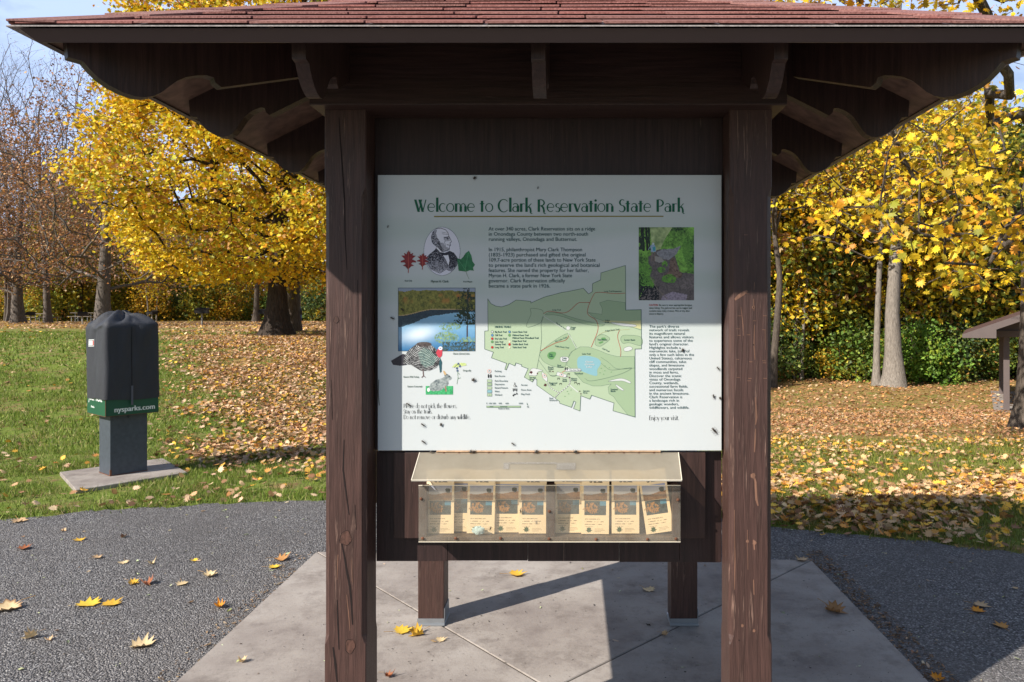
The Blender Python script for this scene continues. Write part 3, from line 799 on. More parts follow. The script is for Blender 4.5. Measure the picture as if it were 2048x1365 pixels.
def display_text(txt, x0, x1, base, cap, name, mat, parent, layer=2, wt_=1.0):
    adv = sum(GL[c][0] for c in txt); sx_ = (x1 - x0) / adv; vs = []; fs = []; x = 0.0
    for k_, ch in enumerate(txt):
        a, strokes = GL[ch]
        for si, (pts, wd, mode) in enumerate(strokes):
            n_ = len(pts); wd = [q * wt_ for q in wd]; A = []; B = []
            for i, (ux, uy) in enumerate(pts):
                if mode == 'x': A.append((ux - wd[i] / 2, uy)); B.append((ux + wd[i] / 2, uy)); continue
                p0, p1 = pts[max(0, i - 1)], pts[min(n_ - 1, i + 1)]; dx, dy = p1[0] - p0[0], p1[1] - p0[1]; l_ = math.hypot(dx, dy) or 1
                A.append((ux - dy / l_ * wd[i] / 2, uy + dx / l_ * wd[i] / 2)); B.append((ux + dy / l_ * wd[i] / 2, uy - dx / l_ * wd[i] / 2))
            b0_ = len(vs)
            for q in A + B: vs.append(SPt(x0 + (x + q[0]) * sx_, base - q[1] * cap, layer + si * 0.12))
            fs += [(b0_ + i, b0_ + i + 1, b0_ + n_ + i + 1, b0_ + n_ + i) for i in range(n_ - 1)]
        x += a
    return link(name, np_mesh(name, np.array(vs) - np.array(KL), fs), mat, parent)

# --- plain lettering from the built-in typeface ------------------------------
_tc = {}
def text_polys(txt):
    """vertices (font units, cap height about 0.72) and faces of a word line"""
    if txt in _tc: return _tc[txt]
    cu = bpy.data.curves.new('lettering', 'FONT'); cu.body = txt; cu.resolution_u = 3
    ob = bpy.data.objects.new('lettering', cu)
    me = bpy.data.meshes.new_from_object(ob)
    V_ = np.array([v_.co[:] for v_ in me.vertices]) if len(me.vertices) else np.zeros((0, 3)); Fs = [list(p.vertices) for p in me.polygons]
    bpy.data.objects.remove(ob); bpy.data.curves.remove(cu); bpy.data.meshes.remove(me)
    _tc[txt] = (V_, Fs); return _tc[txt]
def plain_text(lines, name, mat, parent, place, off, bold=0.0):
    """lines: (text, x0, baseline, size, xscale, rot). place(x,y)->3D"""
    vs = []; fs = []
    for L in lines:
        txt, x0, y0, sz = L[:4]; xs_ = L[4] if len(L) > 4 else 1.0; rt = L[5] if len(L) > 5 else 0.0
        V_, Fs = text_polys(txt)
        reps = [(0, 0)] if not bold else [(0, 0), (bold, 0)]
        for rx, ry in reps:
            b0_ = len(vs)
            for q in V_:
                dx, dy = q[0] * sz * xs_ + rx, -q[1] * sz + ry
                vs.append(place(x0 + dx * math.cos(rt) - dy * math.sin(rt), y0 + dx * math.sin(rt) + dy * math.cos(rt), 0.1 * (rx != 0)))
            fs += [[b0_ + i for i in f_] for f_ in Fs]
    me = np_mesh(name, np.array(vs) - np.array(off), fs)
    return link(name, me, mat, parent)
def sgn(layer): return lambda x, y, e=0: SPt(x, y, layer + e)
def stext(lines, name, mat, layer=2.5, bold=0.0): return plain_text(lines, name, mat, sign, sgn(layer), KL, bold)

display_text('Welcome to Clark Reservation State Park', 829, 1370, 424.3, 24.6, 'title', INK['title'], sign)
mb = MB(); mb.add([SPt(868, 432.4), SPt(1327, 432.0), SPt(1327, 434.2), SPt(868, 434.8)], [(0, 1, 2, 3)]); kp(mb, 'underline', INK['gold'], sign)

def fit(txt, x0, x1, y, sz):
    V_, _ = text_polys(txt); wd = V_[:, 0].max() * sz
    return (txt, x0, y, sz, (x1 - x0) / wd)
T1 = [('At over 340 acres, Clark Reservation sits on a ridge', 1190), ('in Onondaga County between two north-south', 1176), ('running valleys, Onondaga and Butternut.', 1154), None,
      ('In 1915, philanthropist Mary Clark Thompson', 1164), ('(1835-1923) purchased and gifted the original', 1171), ('109.7-acre portion of these lands to New York State', 1191), ("to preserve the land's rich geological and botanical", 1199),
      ('features. She named the property for her father,', 1177), ('Myron H. Clark, a former New York State', 1144), ('governor. Clark Reservation officially', 1130), ('became a state park in 1926.', 1100)]
L1 = [fit(t[0], 977, t[1], 461.6 + i * 10.38, 10.6) for i, t in enumerate(T1) if t]
stext(L1, 'history_text', INK['text'], bold=0.12)
T2 = ["The park's diverse", 'network of trails reveals', 'its magnificent natural', 'features and allows visitors', 'to experience some of the', "land's original character.", 'Highlights include a', 'meromictic lake, (one of', 'only a few such lakes in the', 'United States), calcareous',
      'cliff communities, talus', 'slopes, and limestone', 'woodlands carpeted', 'in moss and ferns.', 'Discover the scenic', 'vistas of Onondaga', 'County, wetlands,', 'successional farm fields,', 'and numerous fossils', 'in the ancient limestone.', 'Clark Reservation is', 'a landscape rich in', 'geologic wonders,', 'wildflowers, and wildlife.']
V_, _ = text_polys('only a few such lakes in the'); k_ = 89.7 / (V_[:, 0].max() * 7.3)
stext([(t, 1298, 655.6 + i * 7.05, 7.3, k_) for i, t in enumerate(T2)], 'trails_text', INK['text'], bold=0.0)
stext([fit('CAUTION:', 1298, 1316, 612.2, 5.2)], 'caution_word', INK['red'], bold=0.2)
stext([fit('Be sure to wear appropriate footgear', 1318, 1384, 612.2, 5.0), fit('when hiking. The park terrain can be rugged and', 1298, 1383.5, 618.0, 5.0), fit('contains many rocky crevices. Wet or dry, lime-', 1298, 1380, 623.9, 5.0), fit('stone is slippery.', 1298, 1327, 629.6, 5.0)], 'caution_text', INK['caption'], bold=0.2)
for txt, x1, yb in (('Please do not pick the flowers.', 914, 816.5), ('Stay on the trails.', 865, 827.4), ('Do not remove or disturb any wildlife.', 941, 838.6)):
    display_text(txt, 807, x1, yb, 8.6, 'park_rule', INK['dark'], sign, 2, 0.62)
display_text('Enjoy your visit.', 1298, 1358, 840.5, 9.0, 'farewell_text', INK['dark'], sign, 2, 0.62)
stext([fit('Myron H. Clark', 861.5, 897, 565.5, 7.0)], 'portrait_caption', INK['caption'], bold=0.3)
for t_ in ([fit('Red Oak', 809.5, 824.5, 563.6, 4.6), fit('Red Maple', 926.5, 944.5, 565.3, 4.6), fit('Glacier (Green) Lake', 906, 939, 709.3, 4.8), fit('Eastern Wild Turkey', 807, 838, 755.6, 4.8), fit('Eastern Cottontail', 815, 844, 774.8, 4.8), fit('Dragonfly', 926, 942, 743, 4.8)]): stext([t_], 'species_caption', INK['caption'], bold=0.2)

# --- printed pictures -----------------------------------------------------------
I = Img(796, 576, 951, 703, 1.0, C(150, 160, 178))
n1, n2, n3 = I.n(14, 1), I.n(5, 2, 3), I.n(2.0, 3, 2)
hz_ = 583 + 3 * (n1 - 0.5) * 2 - 2 * np.cos((I.X - 870) / 40)
fc = lerp3(C(66, 76, 30), C(158, 150, 72), np.clip(n3 * 0.9 + (n2 - 0.5) * 0.9 + 0.05, 0, 1))
orange = np.clip((n1 - 0.50) * 4, 0, 1) * np.clip(1 - np.abs(I.Y - 596) / 14, 0, 1) * n2 * 1.7
fc = fc * (1 - orange[..., None]) + orange[..., None] * C(176, 112, 56)
I.put(I.Y > hz_, fc)
shore = 632.5 - 13 * sstep((I.X - 796) / 75) + 0.0004 * (I.X - 880) ** 2 * (I.X > 880)
I.put((I.Y > shore - 1.6), C(186, 160, 112))
t = np.clip((I.Y - 628) / 74, 0, 1); wat = lerp3(C(142, 190, 218), C(48, 110, 158), t)
wat = wat + (n2 - 0.5)[..., None] * 0.05
ref_e = shore + 9 + 9 * np.clip((890 - I.X) / 60, -0.6, 1.5) + 3 * (n2 - 0.5)
I.put(I.Y > shore, wat); 
cl = np.exp(-((I.X - 838) / 34) ** 2 - ((I.Y - 668 + (I.X - 838) * 0.18) / 15) ** 2); w2 = I.Y > shore
I.a[w2] = (I.a * (1 - 0.75 * cl[..., None]) + 0.75 * cl[..., None] * C(236, 244, 248))[w2]
I.put((I.Y > shore) & (I.Y < ref_e), lerp3(C(30, 48, 66), C(66, 84, 92), np.clip(n3, 0, 1)))
I.line([(936, 580), (935, 640), (934, 703)], 2.6, C(70, 62, 66))
pine = (n3 * 0.6 + n2 * 0.6 > 0.56) & (np.abs(I.X - 933) < 7 + 0.16 * (I.Y - 576) + 8 * (np.sin(I.Y * 0.55) > 0)) & (I.Y < 650)
I.put(pine, lerp3(C(12, 26, 20), C(48, 66, 44), n3))
b1 = (((I.X - 900) / 22) ** 2 + ((I.Y - 653) / 9) ** 2 < 1) | (((I.X - 893) / 24) ** 2 + ((I.Y - 676) / 13) ** 2 < 1) | (((I.X - 936) / 20) ** 2 + ((I.Y - 690) / 16) ** 2 < 1)
I.put(b1 & (n3 > 0.48), lerp3(C(52, 84, 70), C(150, 178, 128), np.clip(n2 * 1.3, 0, 1)))
I.put((I.Y > 684) & (I.X > 885) & (n3 > 0.42), lerp3(C(30, 44, 56), C(80, 100, 90), n2))
I.line([(796, 576.5), (951, 576.5), (950.4, 703), (796.5, 703), (796.5, 576)], 1.2, C(70, 84, 96))
I.mesh('lake_picture', to_sign(1), sign, KL)

I = Img(1277.5, 455, 1388, 601, 1.0, C(40, 70, 40))
n1, n2, n3 = I.n(22, 11), I.n(7, 12), I.n(2.2, 13, 2)
gr = lerp3(C(18, 48, 24), C(140, 200, 84), np.clip(n3 * 0.8 + (n1 - 0.45) * 1.5, 0, 1)); I.put(I.m, gr)
I.poly([(1300, 455), (1345, 455), (1330, 478), (1318, 505), (1304, 500)], lerp3(C(80, 110, 60), C(196, 212, 150), n2))
for tx, wd in ((1284, 6), (1292, 4), (1297, 2.5)): I.line([(tx, 455), (tx + 3, 500)], wd, C(22, 24, 22))
I.put((n2 > 0.5) & (I.X < 1300) & (I.Y < 500), lerp3(C(12, 24, 18), C(40, 64, 44), n3))
dirt = I.inpoly([(1296, 515), (1314, 500), (1330, 498), (1350, 512), (1360, 545), (1388, 548), (1388, 601), (1277, 601), (1300, 560)])
I.put(dirt, lerp3(C(50, 46, 50), C(122, 112, 112), np.clip(n3 * 0.7 + n2 * 0.4, 0, 1)))
I.poly([(1312, 506), (1325, 499), (1346, 498), (1362, 492), (1352, 510), (1338, 520), (1322, 518)], lerp3(C(104, 104, 112), C(160, 160, 166), n3))
I.poly([(1308, 512), (1322, 515), (1330, 524), (1318, 526), (1308, 522)], C(150, 146, 142))
I.poly([(1337, 545), (1341, 520), (1345, 515), (1351, 520), (1356, 540), (1366, 548), (1362, 556), (1335, 556), (1326, 552)], lerp3(C(64, 48, 42), C(140, 116, 104), np.clip(n3 * 1.2 - 0.1, 0, 1)))
for ex, ey, rx, ry in ((1338, 558, 15, 9), (1329, 528, 6, 6), (1322, 540, 8, 6), (1290, 540, 15, 14), (1296, 565, 14, 12), (1376, 500, 12, 24), (1384, 535, 8, 12)):
    mk_ = (((I.X - ex) / rx) ** 2 + ((I.Y - ey) / ry) ** 2 < 0.6 + 0.8 * n2) & (n3 > 0.33); I.put(mk_, lerp3(C(34, 84, 34), C(120, 176, 70), np.clip(n3, 0, 1)))
I.poly([(1358, 560), (1388, 552), (1388, 575), (1362, 580)], lerp3(C(70, 66, 66), C(136, 124, 124), n3))
I.poly([(1325, 592), (1345, 584), (1375, 590), (1372, 601), (1322, 601)], lerp3(C(110, 100, 116), C(172, 160, 176), n3))
I.put((I.Y > 572) & (I.X < 1318) & (n3 < 0.6), C(20, 26, 36))
I.line([(1302, 556), (1316, 580), (1334, 598)], 1.6, C(120, 110, 100))
I.poly([(1301, 492), (1304, 489), (1309, 490), (1312, 497), (1311, 505), (1302, 505)], C(146, 170, 196)); I.poly([(1305, 495), (1311, 494), (1311, 502), (1306, 502)], C(60, 150, 164)); I.ell(1306.5, 488, 2.0, 2.2, C(196, 206, 214))
I.line([(1304, 505), (1303.5, 522)], 2.6, C(126, 110, 100)); I.line([(1309, 505), (1308.5, 522)], 2.6, C(116, 100, 92)); I.line([(1301, 494), (1297, 499)], 1.4, C(150, 170, 190))
I.mesh('trail_picture', to_sign(1), sign, KL)

# portrait in an oval
I = Img(845, 453, 922, 553, 2.0)
ov = ((I.X - 884) / 36.6) ** 2 + ((I.Y - 503) / 48.6) ** 2 < 1
I.put(ov, C(222, 220, 232)); I.put((((I.X - 884) / 36.6) ** 2 + ((I.Y - 503) / 48.6) ** 2 < 1) & (((I.X - 884) / 35.9) ** 2 + ((I.Y - 503) / 47.9) ** 2 > 1), C(70, 90, 100))
dkc = C(34, 34, 50); n3 = I.n(1.6, 21, 2); hat = np.sin((I.X * 0.9 + I.Y * 1.5) * 2.2) * 0.5 + 0.5; hat2 = np.sin((I.X * 1.6 - I.Y * 0.9) * 2.4) * 0.5 + 0.5
coat = I.inpoly([(852, 516), (860, 508), (870, 500), (873, 494), (880, 505), (893, 508), (899, 502), (908, 506), (915, 516), (919, 526), (905, 545), (893, 540), (880, 548), (862, 540), (853, 527)]) & ov
I.put(coat & (n3 * 0.5 + hat * 0.5 + (540 - I.Y) / 150 > 0.42), dkc); I.put(I.inpoly([(896, 503), (908, 506), (916, 518), (912, 532), (900, 540), (892, 520)]) & ov & (hat2 * 0.5 + n3 * 0.5 > 0.3), dkc)
I.poly([(872, 496), (876, 493), (886, 504), (896, 508), (899, 521), (897, 532), (892, 520), (884, 508)], C(232, 230, 240)); I.poly([(881, 505), (890, 506), (899, 503), (901, 509), (893, 511), (883, 511)], dkc)
head = [(864, 484), (863, 473), (866, 464), (873, 458), (882, 457), (891, 460), (896, 466), (898, 474), (901, 479), (903, 484), (900, 486), (901, 491), (899, 494), (899, 499), (893, 502), (886, 504), (880, 500), (876, 492), (870, 491)]
I.poly(head, C(226, 224, 234)); I.line(head + [head[0]], 1.0, dkc)
hair = I.inpoly([(864, 486), (862, 474), (866, 464), (874, 459), (872, 468), (875, 476), (880, 484), (882, 492), (888, 500), (884, 505), (877, 497), (870, 492)])
I.put(hair & (hat * 0.6 + n3 * 0.7 > 0.47), dkc)
I.ell(873, 482, 2.4, 4.0, C(130, 126, 138)); I.line([(889, 476), (898, 474)], 1.8, dkc); I.ell(895, 478, 2.2, 1.4, dkc); I.line([(894, 490), (900, 491)], 1.1, dkc); I.line([(889, 484), (891, 492)], 0.8, dkc); I.line([(884, 465), (895, 467)], 0.6, dkc); I.line([(884, 468), (896, 470)], 0.6, dkc)
I.put(I.inpoly([(878, 486), (886, 486), (892, 494), (899, 497), (897, 502), (886, 504), (880, 500)]) & (hat2 > 0.45), dkc); I.put(I.inpoly([(886, 474), (900, 474), (900, 482), (890, 484)]) & (hat2 > 0.62), dkc)
I.mesh('oval_portrait', to_sign(1), sign, KL)

# leaves, turkey, rabbit, dragonfly sprig
def oak(cx, cy, s_, nm, rot=0.0):
    h_ = [(0, -1), (.12, -.78), (.2, -.9), (.24, -.62), (.62, -.74), (.50, -.5), (.95, -.46), (.62, -.24), (.46, -.12), (.98, .06), (1.0, .2), (.5, .2), (.36, .34), (.74, .5), (.36, .6), (.12, .8), (.03, .86), (.02, 1.25)]
    pl = h_ + [(-x_, y_ + .04) for x_, y_ in reversed(h_[1:])]
    I = Img(cx - 22, cy - 30, cx + 22, cy + 32, 2.0)
    pts = [(cx + (x_ * math.cos(rot) - y_ * math.sin(rot)) * s_, cy + (x_ * math.sin(rot) + y_ * math.cos(rot)) * s_ * 1.32) for x_, y_ in pl]
    I.poly(pts, lerp3(C(96, 16, 22), C(160, 40, 46), I.n(5, 31))); I.line([(cx, cy - s_), (cx, cy + s_ * 1.6)], 0.7, C(190, 90, 70))
    I.mesh(nm, to_sign(1.4), sign, KL)
oak(817, 521, 15.5, 'printed_oak_leaf', 0.03); oak(845.5, 521, 11.5, 'printed_oak_leaf', 0.08)
I = Img(910, 500, 952, 562, 2.0)
I.poly([(938, 502), (943, 512), (945, 523), (950, 530), (946, 536), (948, 542), (940, 541), (932, 544), (926, 543), (917, 542), (916, 530), (914, 517), (922, 519), (926, 515), (931, 507)], lerp3(C(18, 84, 52), C(56, 136, 84), I.n(6, 5)))
I.line([(931, 540), (934, 550), (938, 558)], 0.9, C(120, 140, 110)); I.line([(930, 541), (937, 506)], 0.7, C(96, 160, 116)); I.line([(929, 538), (917, 520)], 0.6, C(96, 160, 116))
I.mesh('printed_maple_leaf', to_sign(1.4), sign, KL)
I = Img(779, 682, 890, 756, 2.0); n3 = I.n(2.2, 41, 2); n2 = I.n(7, 42)
I.poly([(782, 722), (806, 708), (818, 712), (814, 730), (800, 732), (786, 730)], lerp3(C(30, 30, 38), C(80, 76, 84), np.clip((np.sin(I.Y * 3 - I.X * 0.6) * .5 + .5) * 0.9, 0, 1)))
body = I.inpoly([(808, 714), (818, 700), (832, 689), (846, 685), (862, 690), (874, 700), (881, 712), (880, 726), (872, 736), (858, 742), (842, 742), (832, 736), (822, 730), (806, 728)])
tx = np.sin(np.hypot(I.X - 842, I.Y - 690) * 2.0 + n2 * 3) * .5 + .5
I.put(body, lerp3(C(30, 28, 34), C(222, 224, 222), np.clip((tx - 0.35) * 1.1 * np.clip((n2 - 0.3) * 2.6, 0, 1) + (n3 - .5) * .5 + 0.08, 0, 1)))
wing = I.inpoly([(836, 706), (848, 696), (862, 702), (874, 716), (868, 730), (852, 736), (842, 728)]); I.put(wing & (tx > 0.4), lerp3(C(74, 110, 110), C(190, 208, 196), n3)); I.put(wing & (tx <= 0.4), C(48, 56, 58))
I.put(((I.X - 848) / 16) ** 2 + ((I.Y - 689) / 5) ** 2 < 0.9, lerp3(C(46, 36, 40), C(110, 100, 96), n3))
I.poly([(872, 706), (876, 698), (881, 696), (885, 700), (884, 712), (880, 716), (876, 714)], C(196, 70, 84)); I.ell(881, 697, 4.0, 3.6, C(226, 232, 238)); I.ell(880.5, 697.5, 1.1, 1.2, C(40, 60, 90)); I.poly([(880, 716), (884, 724), (883, 744), (880, 746), (878, 730)], C(50, 88, 96))
I.line([(846, 740), (847, 752), (844, 755)], 2.0, C(110, 92, 90)); I.line([(847, 752), (851, 755)], 1.2, C(110, 92, 90))
I.mesh('printed_turkey', to_sign(1.8), sign, KL)
I = Img(850, 740, 908, 790, 2.0); n3 = I.n(2.0, 51, 2); n2 = I.n(6, 52)
I.put((I.X > 851.5) & (I.X < 906) & (I.Y > 772.4) & (I.Y < 789.4), lerp3(C(16, 110, 62), C(90, 196, 130), np.clip(n3 * 1.1, 0, 1)))
rb = I.inpoly([(858, 776), (862, 767), (872, 760), (884, 757), (889, 754), (888, 748), (886, 742), (889, 742), (893, 748), (899, 751), (904, 756), (901, 760), (896, 761), (897, 768), (893, 774), (894, 783), (891, 784), (888, 776), (884, 780), (880, 782), (866, 783), (860, 781)])
I.put(rb, lerp3(C(58, 74, 82), C(184, 192, 188), np.clip(n3 * 0.8 + (n2 - .5) * .8 + .1, 0, 1))); I.poly([(886, 742), (889, 742), (893, 748), (892, 751), (888, 749)], C(196, 166, 122)); I.ell(898.5, 753.5, 1.1, 1.1, C(20, 22, 28)); I.ell(857, 780, 2.6, 4, C(236, 236, 232)); I.line([(891, 774), (892, 783)], 2.2, C(150, 120, 80))
I.mesh('printed_rabbit', to_sign(1.4), sign, KL)
I = Img(900, 724, 938, 770, 2.0)
I.poly([(904, 735), (910, 728), (922, 726), (932, 727), (933, 731), (922, 733), (914, 735)], lerp3(C(170, 190, 110), C(214, 224, 160), I.n(4, 61))); I.line([(909, 735), (917, 727), (921, 731)], 1.3, C(36, 40, 44))
for ex, ey in ((914, 737), (920, 733), (915, 742), (917, 728)): I.ell(ex, ey, 2.2, 2.2, C(80, 96, 128))
I.line([(915, 743), (916, 756), (914, 768)], 0.8, C(110, 140, 110)); I.line([(916, 758), (921, 756)], 0.8, C(110, 140, 110)); I.line([(916, 746), (919, 749)], 0.8, C(110, 140, 110))
I.mesh('printed_dragonfly', to_sign(1.4), sign, KL)

# --- trail map ---------------------------------------------------------------
def c5(p): return [(960 + x / 5.688, 520 + y / 5.688) for x, y in p]
def c6(p): return [(960 + x / 6.206, 720 + y / 6.206) for x, y in p]
BND = c5([(88, 445), (125, 500), (180, 527), (245, 537), (330, 510), (412, 458), (578, 473), (580, 492), (730, 425), (930, 372), (1000, 362), (1175, 325), (1235, 390), (1278, 362), (1280, 272), (1372, 230), (1375, 150), (1655, 65), (1658, 572), (1835, 567), (1835, 1012), (1762, 1015)]) + \
    c6([(1925, 712), (1835, 685), (1650, 632), (1662, 535), (1385, 440), (1362, 488), (1250, 445), (1240, 635), (1160, 605), (1190, 525), (1165, 510), (1135, 590), (990, 540), (985, 515), (705, 315), (705, 245), (675, 232), (650, 275), (550, 215), (597, 110), (515, 80), (518, 62), (445, 38), (432, 75), (360, 42), (325, 125), (308, 118), (332, 45), (210, 0)]) + c5([(130, 1115), (152, 1050), (53, 1015), (53, 812), (92, 808)])
mats_map = [INK[k] for k in ('green', 'mid', 'deep', 'water', 'white', 'red', 'line', 'yellow', 'blue', 'black', 'brown', 'orange')]
GI = dict(green=0, mid=1, deep=2, water=3, white=4, red=5, line=6, yellow=7, blue=8, black=9, brown=10, orange=11)
mp_ = MB()
def fillp(pts, k, layer): mp_.flat([SPt(x, y, layer) for x, y in pts], GI[k])
def smooth(pts, n_=6, closed=True):
    out = []; N_ = len(pts)
    for i in range(N_ if closed else N_ - 1):
        p0, p1, p2, p3 = [pts[(i + d) % N_] if closed else pts[min(max(i + d, 0), N_ - 1)] for d in (-1, 0, 1, 2)]
        for t in np.arange(n_) / n_:
            out.append(tuple(0.5 * (2 * p1[q] + (p2[q] - p0[q]) * t + (2 * p0[q] - 5 * p1[q] + 4 * p2[q] - p3[q]) * t * t + (3 * p1[q] - p0[q] - 3 * p2[q] + p3[q]) * t ** 3) for q in (0, 1)))
    if not closed: out.append(pts[-1])
    return out
def strokep(pts, wd, k, layer, closed=False):
    pts = list(pts) + ([pts[0]] if closed else [])
    for (xa, ya), (xb, yb) in zip(pts[:-1], pts[1:]):
        l_ = math.hypot(xb - xa, yb - ya)
        if l_ < 1e-6: continue
        ex, ey = (xb - xa) / l_ * wd * 0.4, (yb - ya) / l_ * wd * 0.4; ox, oy = -(yb - ya) / l_ * wd / 2, (xb - xa) / l_ * wd / 2
        mp_.add([SPt(x, y, layer) for x, y in ((xa - ex + ox, ya - ey + oy), (xb + ex + ox, yb + ey + oy), (xb + ex - ox, yb + ey - oy), (xa - ex - ox, ya - ey - oy))], [(0, 1, 2, 3)], GI[k])
def circ(cx, cy, r, k, layer, n_=14): mp_.flat([SPt(cx + r * math.cos(2 * math.pi * i / n_), cy + r * math.sin(2 * math.pi * i / n_), layer) for i in range(n_)], GI[k])
fillp(BND, 'green', 1.0); strokep(BND, 0.9, 'line', 1.9, True)
dep = [c5([(985, 1200), (1000, 1120), (1050, 1040), (1140, 990), (1230, 990), (1350, 1030), (1460, 1075), (1560, 1100), (1757, 1100)]) + c6([(1922, 708), (1835, 685), (1700, 520), (1660, 460), (1600, 420), (1590, 340), (1628, 300), (1500, 325), (1400, 325), (1280, 280), (1200, 190), (1110, 90)]),
       c5([(690, 1050), (830, 930), (995, 838), (1040, 900), (1095, 1000), (1030, 1060), (985, 1160), (960, 1220), (850, 1215), (740, 1170), (690, 1110)]),
       c5([(745, 625), (790, 600), (900, 605), (1000, 640), (1140, 680), (1340, 725), (1420, 735), (1350, 755), (1150, 720), (980, 660), (860, 630)]),
       c5([(1385, 620), (1392, 560), (1360, 490), (1450, 460), (1652, 487), (1655, 574), (1832, 570), (1832, 800), (1740, 770), (1480, 720), (1300, 660), (1232, 600)]),
       c5([(1310, 960), (1325, 880), (1385, 850), (1450, 870), (1475, 905), (1410, 960), (1360, 985)]), c5([(1600, 900), (1625, 862), (1700, 858), (1832, 880), (1832, 975), (1700, 945), (1625, 950)])]
for i, d_ in enumerate(dep):
    d2 = d_ if i == 0 or i == 3 else smooth(d_, 5)
    fillp(d2, 'mid', 1.25); strokep(d2, 0.5, 'line', 1.5, True)
fillp(smooth(c5([(1105, 1160), (1120, 1110), (1180, 1090), (1270, 1100), (1350, 1130), (1375, 1180), (1335, 1250), (1325, 1320), (1200, 1285), (1120, 1240)])), 'water', 1.6)
fillp(smooth(c5([(765, 1090), (790, 1052), (850, 1048), (865, 1075), (830, 1130), (785, 1125)])), 'deep', 1.6)
for p_ in (c5([(1380, 890), (1420, 885), (1430, 905), (1390, 915)]), c5([(1350, 940), (1395, 925), (1400, 940), (1365, 955)])): fillp(smooth(p_), 'deep', 1.6)
for p_ in (c5([(912, 1130), (925, 1105), (990, 1105), (1010, 1130), (985, 1162), (930, 1160)]), c5([(1495, 712), (1600, 720), (1760, 738), (1765, 760), (1640, 755), (1520, 730)]), c6([(1590, 268), (1720, 232), (1800, 240), (1868, 275), (1855, 292), (1760, 262)]), c6([(1680, 310), (1700, 312), (1780, 368), (1770, 382), (1715, 350)]), c5([(1650, 1000), (1700, 985), (1735, 1010), (1700, 1035), (1650, 1040), (1635, 1020)]), c6([(605, 185), (650, 105), (780, 135), (720, 150), (700, 195), (640, 195)]), c6([(770, 150), (830, 210), (832, 270), (800, 250), (775, 215)])):
    q_ = smooth(p_); fillp(q_, 'white', 1.7); strokep(q_, 0.45, 'line', 2.0, True)
q_ = c6([(960, 148), (1078, 185), (1065, 222), (945, 192)]); fillp(q_, 'white', 1.7); strokep(q_, 0.5, 'line', 2.0, True)
circ(960 + 1003 / 5.688, 520 + 777 / 5.688, 4.2, 'line', 1.65, 18); circ(960 + 1003 / 5.688, 520 + 777 / 5.688, 3.8, 'white', 1.8, 18)
fillp(c5([(1440, 690), (1700, 700), (1830, 690), (1832, 790), (1740, 765), (1500, 718), (1380, 700)]), 'yellow', 1.55)
for p_, k, wd in ((c5([(725, 612), (790, 585), (975, 602), (1110, 497), (1160, 487), (1252, 487)]), 'red', .8), (c5([(1650, 380), (1530, 385), (1400, 372), (1335, 372), (1290, 402), (1220, 600), (1320, 690), (1340, 800), (1265, 992)]), 'red', .8), (c5([(690, 1035), (850, 950), (970, 915), (1010, 865)]), 'red', .8), (c5([(1585, 805), (1565, 880), (1600, 1020), (1598, 1100)]), 'red', .8),
                  (c5([(720, 615), (700, 570), (578, 555), (580, 620), (530, 740), (560, 765), (690, 715), (720, 640), (695, 720), (700, 870), (690, 1000), (665, 1140), (645, 1245)]), 'line', .5), (c5([(720, 640), (980, 805)]), 'white', .8), (c5([(1003, 830), (1095, 1005)]), 'white', .8), (c5([(860, 1000), (930, 1015), (1000, 1020)]), 'yellow', .7), (c5([(1340, 860), (1420, 820), (1570, 800), (1700, 790)]), 'yellow', .7),
                  (c5([(665, 1140), (800, 1315), (875, 1315)]), 'line', .5), (c6([(870, 195), (945, 192)]), 'line', .5), (c6([(1500, 40), (1560, 90), (1640, 128), (1880, 100), (1722, 185), (1390, 262), (1300, 230)]), 'line', .5), (c5([(1375, 1110), (1460, 1165), (1560, 1240), (1757, 1230)]), 'line', .5), (c6([(930, 475), (985, 410), (1105, 310), (1110, 225), (1065, 205)]), 'white', 1.6), (c6([(985, 410), (880, 350), (835, 280)]), 'white', 1.6), (c6([(1115, 315), (1215, 400)]), 'white', 1.6)):
    q_ = smooth(p_, 5, False) if len(p_) > 2 else p_; strokep(q_, wd, k, 2.1)
for x, y in ((635, 155), (712, 170), (905, 145), (810, 312), (1112, 218), (1238, 390), (1252, 422)):
    X, Y_ = c6([(x, y)])[0]; s_ = 3.4 if x in (635, 810) else 1.6; mp_.flat([SPt(X - s_, Y_ + s_ * .4, 2.2), SPt(X - s_ * .2, Y_ - s_ * .9, 2.2), SPt(X + s_, Y_ - s_ * .2, 2.2), SPt(X + s_ * .3, Y_ + s_ * .9, 2.2)], GI['brown'])
for x, y in ((1505, 105), (1550, 76), (1605, 98), (1550, 136), (1490, 160), (1535, 178), (1630, 152), (1130, 374), (1085, 392), (1100, 422), (1055, 452)):
    X, Y_ = c6([(x, y)])[0]; mp_.flat([SPt(X - 1.8, Y_ + .6, 2.2), SPt(X, Y_ - .8, 2.2), SPt(X + 1.8, Y_ + .6, 2.2)], GI['deep'])
for x, y in ((868, 145), (975, 235), (1100, 180), (1185, 285), (1000, 300), (1222, 300)):
    X, Y_ = c6([(x, y)])[0]; strokep([(X - 2.2, Y_ - 1.3), (X + 2.2, Y_ - 1.3)], .9, 'black', 2.2); strokep([(X - 1, Y_ - 1.3), (X - 2, Y_ + 1.8)], .7, 'black', 2.2); strokep([(X + 1, Y_ - 1.3), (X + 2, Y_ + 1.8)], .7, 'black', 2.2)
for x, y in ((1060, 110), (1082, 110)):
    X, Y_ = c6([(x, y)])[0]; circ(X, Y_ - 2, 1.0, 'black', 2.2); mp_.flat([SPt(X - 1.5, Y_ - 1, 2.2), SPt(X + 1.5, Y_ - 1, 2.2), SPt(X + .8, Y_ + 3.4, 2.2), SPt(X - .8, Y_ + 3.4, 2.2)], GI['black'])
